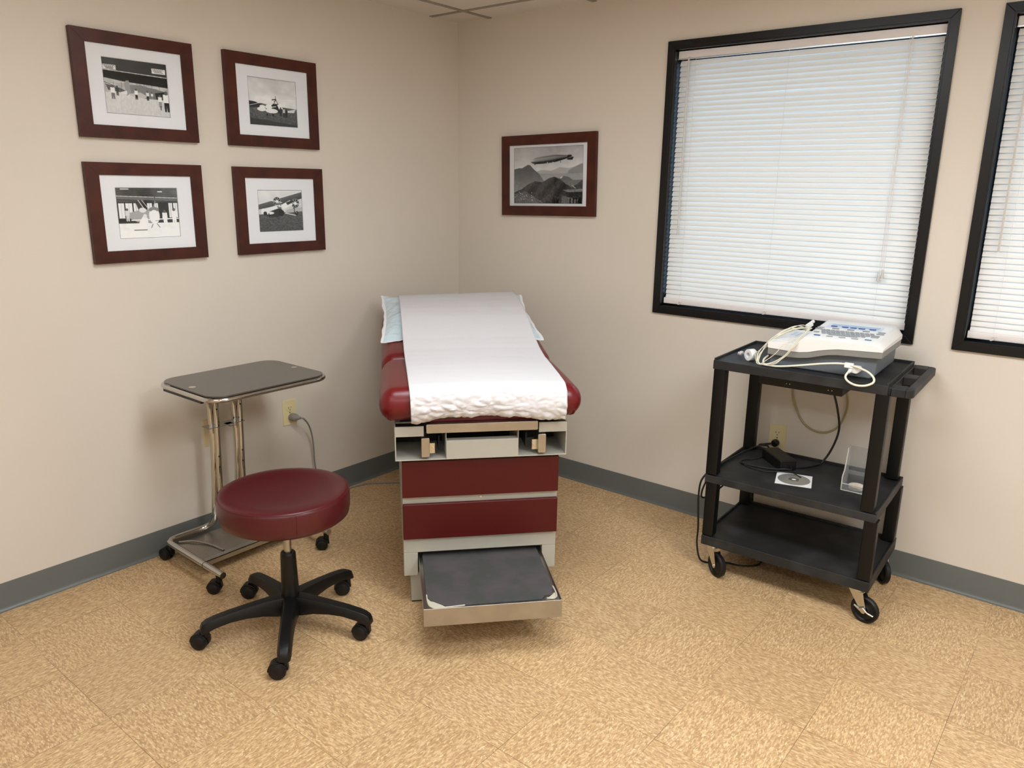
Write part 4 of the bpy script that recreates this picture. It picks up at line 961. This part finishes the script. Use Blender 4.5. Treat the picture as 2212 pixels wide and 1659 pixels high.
# tape roll standing on its rim
t = cart_thing('tape_roll', 'roll of white medical tape standing at the cart top\'s left end', 'tape', (.100, .088, Z), math.radians(60))
fx = Matrix(((0, 0, 1), (1, 0, 0), (0, 1, 0)))
MB().lathe([(.0110, -.0135), (.0205, -.0135), (.0215, -.012), (.0215, .012), (.0205, .0135), (.0110, .0135), (.0110, -.0135)], (0, 0, .0216), 40, frame=fx).build('tape', M['tape'], t)
MB().lathe([(.0095, -.0135), (.0112, -.0135), (.0112, .0135), (.0095, .0135), (.0095, -.0135)], (0, 0, .0216), 32, frame=fx).build('core', M['mat_board'], t)

# ------------------------------------------------------------------ things on the middle shelf
MZ = .415-.006
t = cart_thing('disc_sleeve', 'white paper sleeve holding a disc on the cart\'s middle shelf', 'disc', (.282, .161, MZ), math.radians(14.2))
MB().box(-.064, .064, -.0635, .0635, 0, .0012).build('sleeve', M['sleeve'], t)
MB().lathe([(.0075, .0013), (.058, .0013), (.058, .0022), (.0075, .0022), (.0075, .0013)], n=48).build('disc', mat('disc_silver', rgb(178, 176, 168), .22, metal=.5), t)
MB().lathe([(.009, .0023), (.019, .0023), (.019, .0027), (.009, .0027)], n=32).build('disc_hub', mat('disc_hub_grey', rgb(120, 118, 112), .3, metal=.4), t)
t = cart_thing('power_adapter', 'black power brick with its cords on the cart\'s middle shelf', 'power adapter', (.178, .300, MZ), math.radians(-46))
MB().box(-.080, .080, -.034, .034, .0, .042).build('brick', M['black_plastic'], t, bevel=.004, seg=3)
inv = Matrix.Rotation(math.radians(46), 3, 'Z')
def la(u, v, z): return inv @ V(u-.178, v-.300, 0) + V(0, 0, z-MZ)
MB().tube([la(*p) for p in ((.118, .352, .43), (.095, .30, .413), (.055, .245, .4125), (.062, .205, .413), (.12, .198, .414), (.19, .200, .4195), (.235, .205, .428), (.250, .225, .4240), (.240, .245, .430), (.228, .252, .43))], .0028, 10, smooth=8).tube([la(*p) for p in ((.06, .22, .4125), (.10, .178, .4125), (.17, .175, .4125), (.21, .195, .415), (.26, .20, .421), (.30, .19, .414))], .002, 8, smooth=8).build('output_cord', M['cord_black'], t)
MB().tube([la(*p) for p in ((.222, .235, .43), (.26, .29, .415), (.30, .36, .414), (.318, .40, .420), (.345, .415, .48), (.362, .415, .56), (.352, .40, .64), (.335, .38, .71), (.320, .34, .76), (.30, .28, .79))], .0042, 12, smooth=8).build('supply_cord', M['cord_black'], t)
MB().tube([la(*p) for p in ((.125, .350, .435), (.10, .385, .445), (.06, .38, .435), (.03, .36, .418), (.01, .20, .4165), (.006, .085, .4190), (-.010, .070, .410), (-.020, .058, .36), (-.030, .052, .32), (-.032, .060, .29), (-.020, .10, .285), (.005, .16, .31), (.03, .22, .345), (.06, .28, .37))], .0036, 10, smooth=8).build('mains_lead', M['cord_black'], t)
# cord beside the left leg down to the floor
t = thing('floor_cord', 'black cord hanging beside the cart\'s left leg and curling under the cart', 'power cord', (CX, CY, 0), CR)
MB().tube([(-.010, .075, .405), (-.018, .055, .395), (-.034, .042, .36), (-.038, .040, .30), (-.034, .038, .24), (-.028, .036, .17), (-.030, .042, .10), (-.022, .060, .03), (-.004, .090, .0045), (.03, .122, .0045), (.07, .140, .0045), (.12, .150, .0045), (.17, .20, .0045), (.16, .30, .0045), (.14, .38, .0045)], .0038, 10, smooth=8).build('cord', M['cord_black'], t)
# black plug in the right outlet
t = thing('black_plug', 'black plug with cord in the outlet behind the cart', 'plug', (1.8285, 0, .4355))
MB().lathe([(0, 0), (.012, 0), (.015, .004), (.0165, .014), (.014, .026), (.009, .030), (0, .030)], (0, -.007, 0), 20, frame=Matrix(((1, 0, 0), (0, 0, -1), (0, 1, 0)))).build('plug', M['black_plastic'], t)
MB().tube([(-.004, -.030, 0), (-.020, -.036, -.004), (-.045, -.037, -.012), (-.062, -.032, -.02), (-.070, -.026, -.05), (-.07, -.022, -.15), (-.072, -.022, -.28), (-.04, -.028, -.40), (.02, -.035, -.431), (.06, -.07, -.4315)], .0042, 10, smooth=8).build('cord', M['cord_black'], t)
# beige cable loop hanging behind the cart
t = thing('beige_cable', 'beige cable hanging in a loop against the wall behind the cart', 'cable', (1.98, 0, .52))
MB().tube([(-.085, -.030, .345), (-.106, -.014, .30), (-.110, -.007, .23), (-.108, -.006, .155), (-.098, -.006, .105), (-.062, -.006, .035), (-.018, -.006, .002), (.036, -.006, -.002), (.084, -.006, .030), (.108, -.006, .093), (.110, -.006, .145), (.095, -.007, .20), (.08, -.012, .27), (.07, -.030, .345)], .0038, 10, smooth=8).build('cable', M['cord_beige'], t)
# clear organiser bin
t = cart_thing('clear_bin', 'clear plastic open-front bin on the middle shelf behind the front leg', 'container', (.4475, .172, MZ))
W2, D2, H2 = .100, .080, .150; th = .0022
mb = MB()
side = [(0, 0), (D2, 0), (D2, H2), (.044, H2), (.034, .105), (.022, .068), (.006, .056), (0, .048)]
mb.box(.003, W2-.003, .003, D2-.003, 0, .003); mb.box(.002, W2-.002, 0, th, 0, .026); mb.box(.002, W2-.002, D2-th, D2, 0, H2)
mb.prism(side, (0, 0, 0), (0, 1, 0), (0, 0, 1), (1, 0, 0), th); mb.prism(side, (W2-th, 0, 0), (0, 1, 0), (0, 0, 1), (1, 0, 0), th)
mb.box(.002, W2-.002, .046, .046+th, .052, .066)
mb.build('bin', M['clear'], t, bevel=.0006)
for q in (.0005, W2-.0005):
    MB().tube([(q, .001, .002), (q, 0, .048), (q, .006, .056), (q, .022, .068), (q, .034, .105), (q, .044, H2), (q, D2, H2)], .0022, 6).build('rim', M['clear_rod'], t)
MB().tube([(0, 0, .026), (W2, 0, .026)], .0018, 6).build('rim', M['clear_rod'], t)
MB().tube([(0, 0, .0012), (W2, 0, .0012)], .0018, 6).build('rim', M['clear_rod'], t)
t = cart_thing('gauze_tape', 'small roll of tan tape lying inside the clear bin', 'tape', (.492, .209, MZ+.0031))
MB().lathe([(.006, 0), (.0255, 0), (.027, .0015), (.027, .0125), (.0255, .014), (.006, .014), (.006, 0)], n=36).build('tape', M['gauze'], t)

# ------------------------------------------------------------------ ceiling lights
def ceiling_light(label, x, y, w, d, st):
    t = thing('ceiling_light', label, 'ceiling light', (x, y, CEIL), 0, 'ceiling light panels')
    MB().box(-w/2, w/2, -d/2, -d/2+.02, -.012, 0).box(-w/2, w/2, d/2-.02, d/2, -.012, 0).box(-w/2, -w/2+.02, -d/2+.02, d/2-.02, -.012, 0).box(w/2-.02, w/2, -d/2+.02, d/2-.02, -.012, 0).build('housing', M['white_plastic'], t)
    MB().box(-w/2+.02, w/2-.02, -d/2+.02, d/2-.02, -.008, -.006).build('diffuser', emis('diffuser_glow', (.955, 1.0, 1.03, 1), st), t)
ceiling_light('ceiling light panel over the floor in front of the exam table, above the photo', 1.74, -1.72, 1.2, .6, 14)
ceiling_light('ceiling light panel over the right side of the room, above the photo', 3.57, -1.72, 1.2, .6, 24)
ceiling_light('ceiling light panel behind the camera, left of the two', 1.74, -3.55, 1.2, .6, 8)
ceiling_light('ceiling light panel behind the camera, right of the two', 3.57, -3.55, 1.2, .6, 12)

# ------------------------------------------------------------------ daylight outside
w = bpy.data.worlds.new('world'); bpy.context.scene.world = w; w.use_nodes = True; nt = w.node_tree
bg = nt.nodes['Background']; bg.inputs[0].default_value = (.60, .80, 1.0, 1); bg.inputs[1].default_value = 4.0

# ------------------------------------------------------------------ camera
f_, cam_p, yaw, pitch, roll = 1656.1585597540195, (2.883339473862971, -3.105000297551153, 1.46639604471801), .677206629243761, -.2525661418117239, .014170883289008921
cy, sy, cp, sp = math.cos(yaw), math.sin(yaw), math.cos(pitch), math.sin(pitch)
fw = V(-sy*cp, cy*cp, sp); rt = V(cy, sy, 0); up = rt.cross(fw)
cr, sr = math.cos(roll), math.sin(roll); r2 = cr*rt + sr*up; u2 = -sr*rt + cr*up
cam = bpy.data.cameras.new('camera'); co = bpy.data.objects.new('camera', cam); C.objects.link(co)
mw = Matrix((r2, u2, -fw)).transposed().to_4x4(); mw.translation = V(*cam_p); co.matrix_world = mw
cam.sensor_fit = 'HORIZONTAL'; cam.sensor_width = 36; cam.lens = 36*f_/2212; cam.clip_start = .02
sc = bpy.context.scene; sc.camera = co
sc.view_settings.view_transform = 'Standard'; sc.view_settings.look = 'None'; sc.view_settings.exposure = 0; sc.view_settings.gamma = 1; sc.view_settings.use_curve_mapping = False
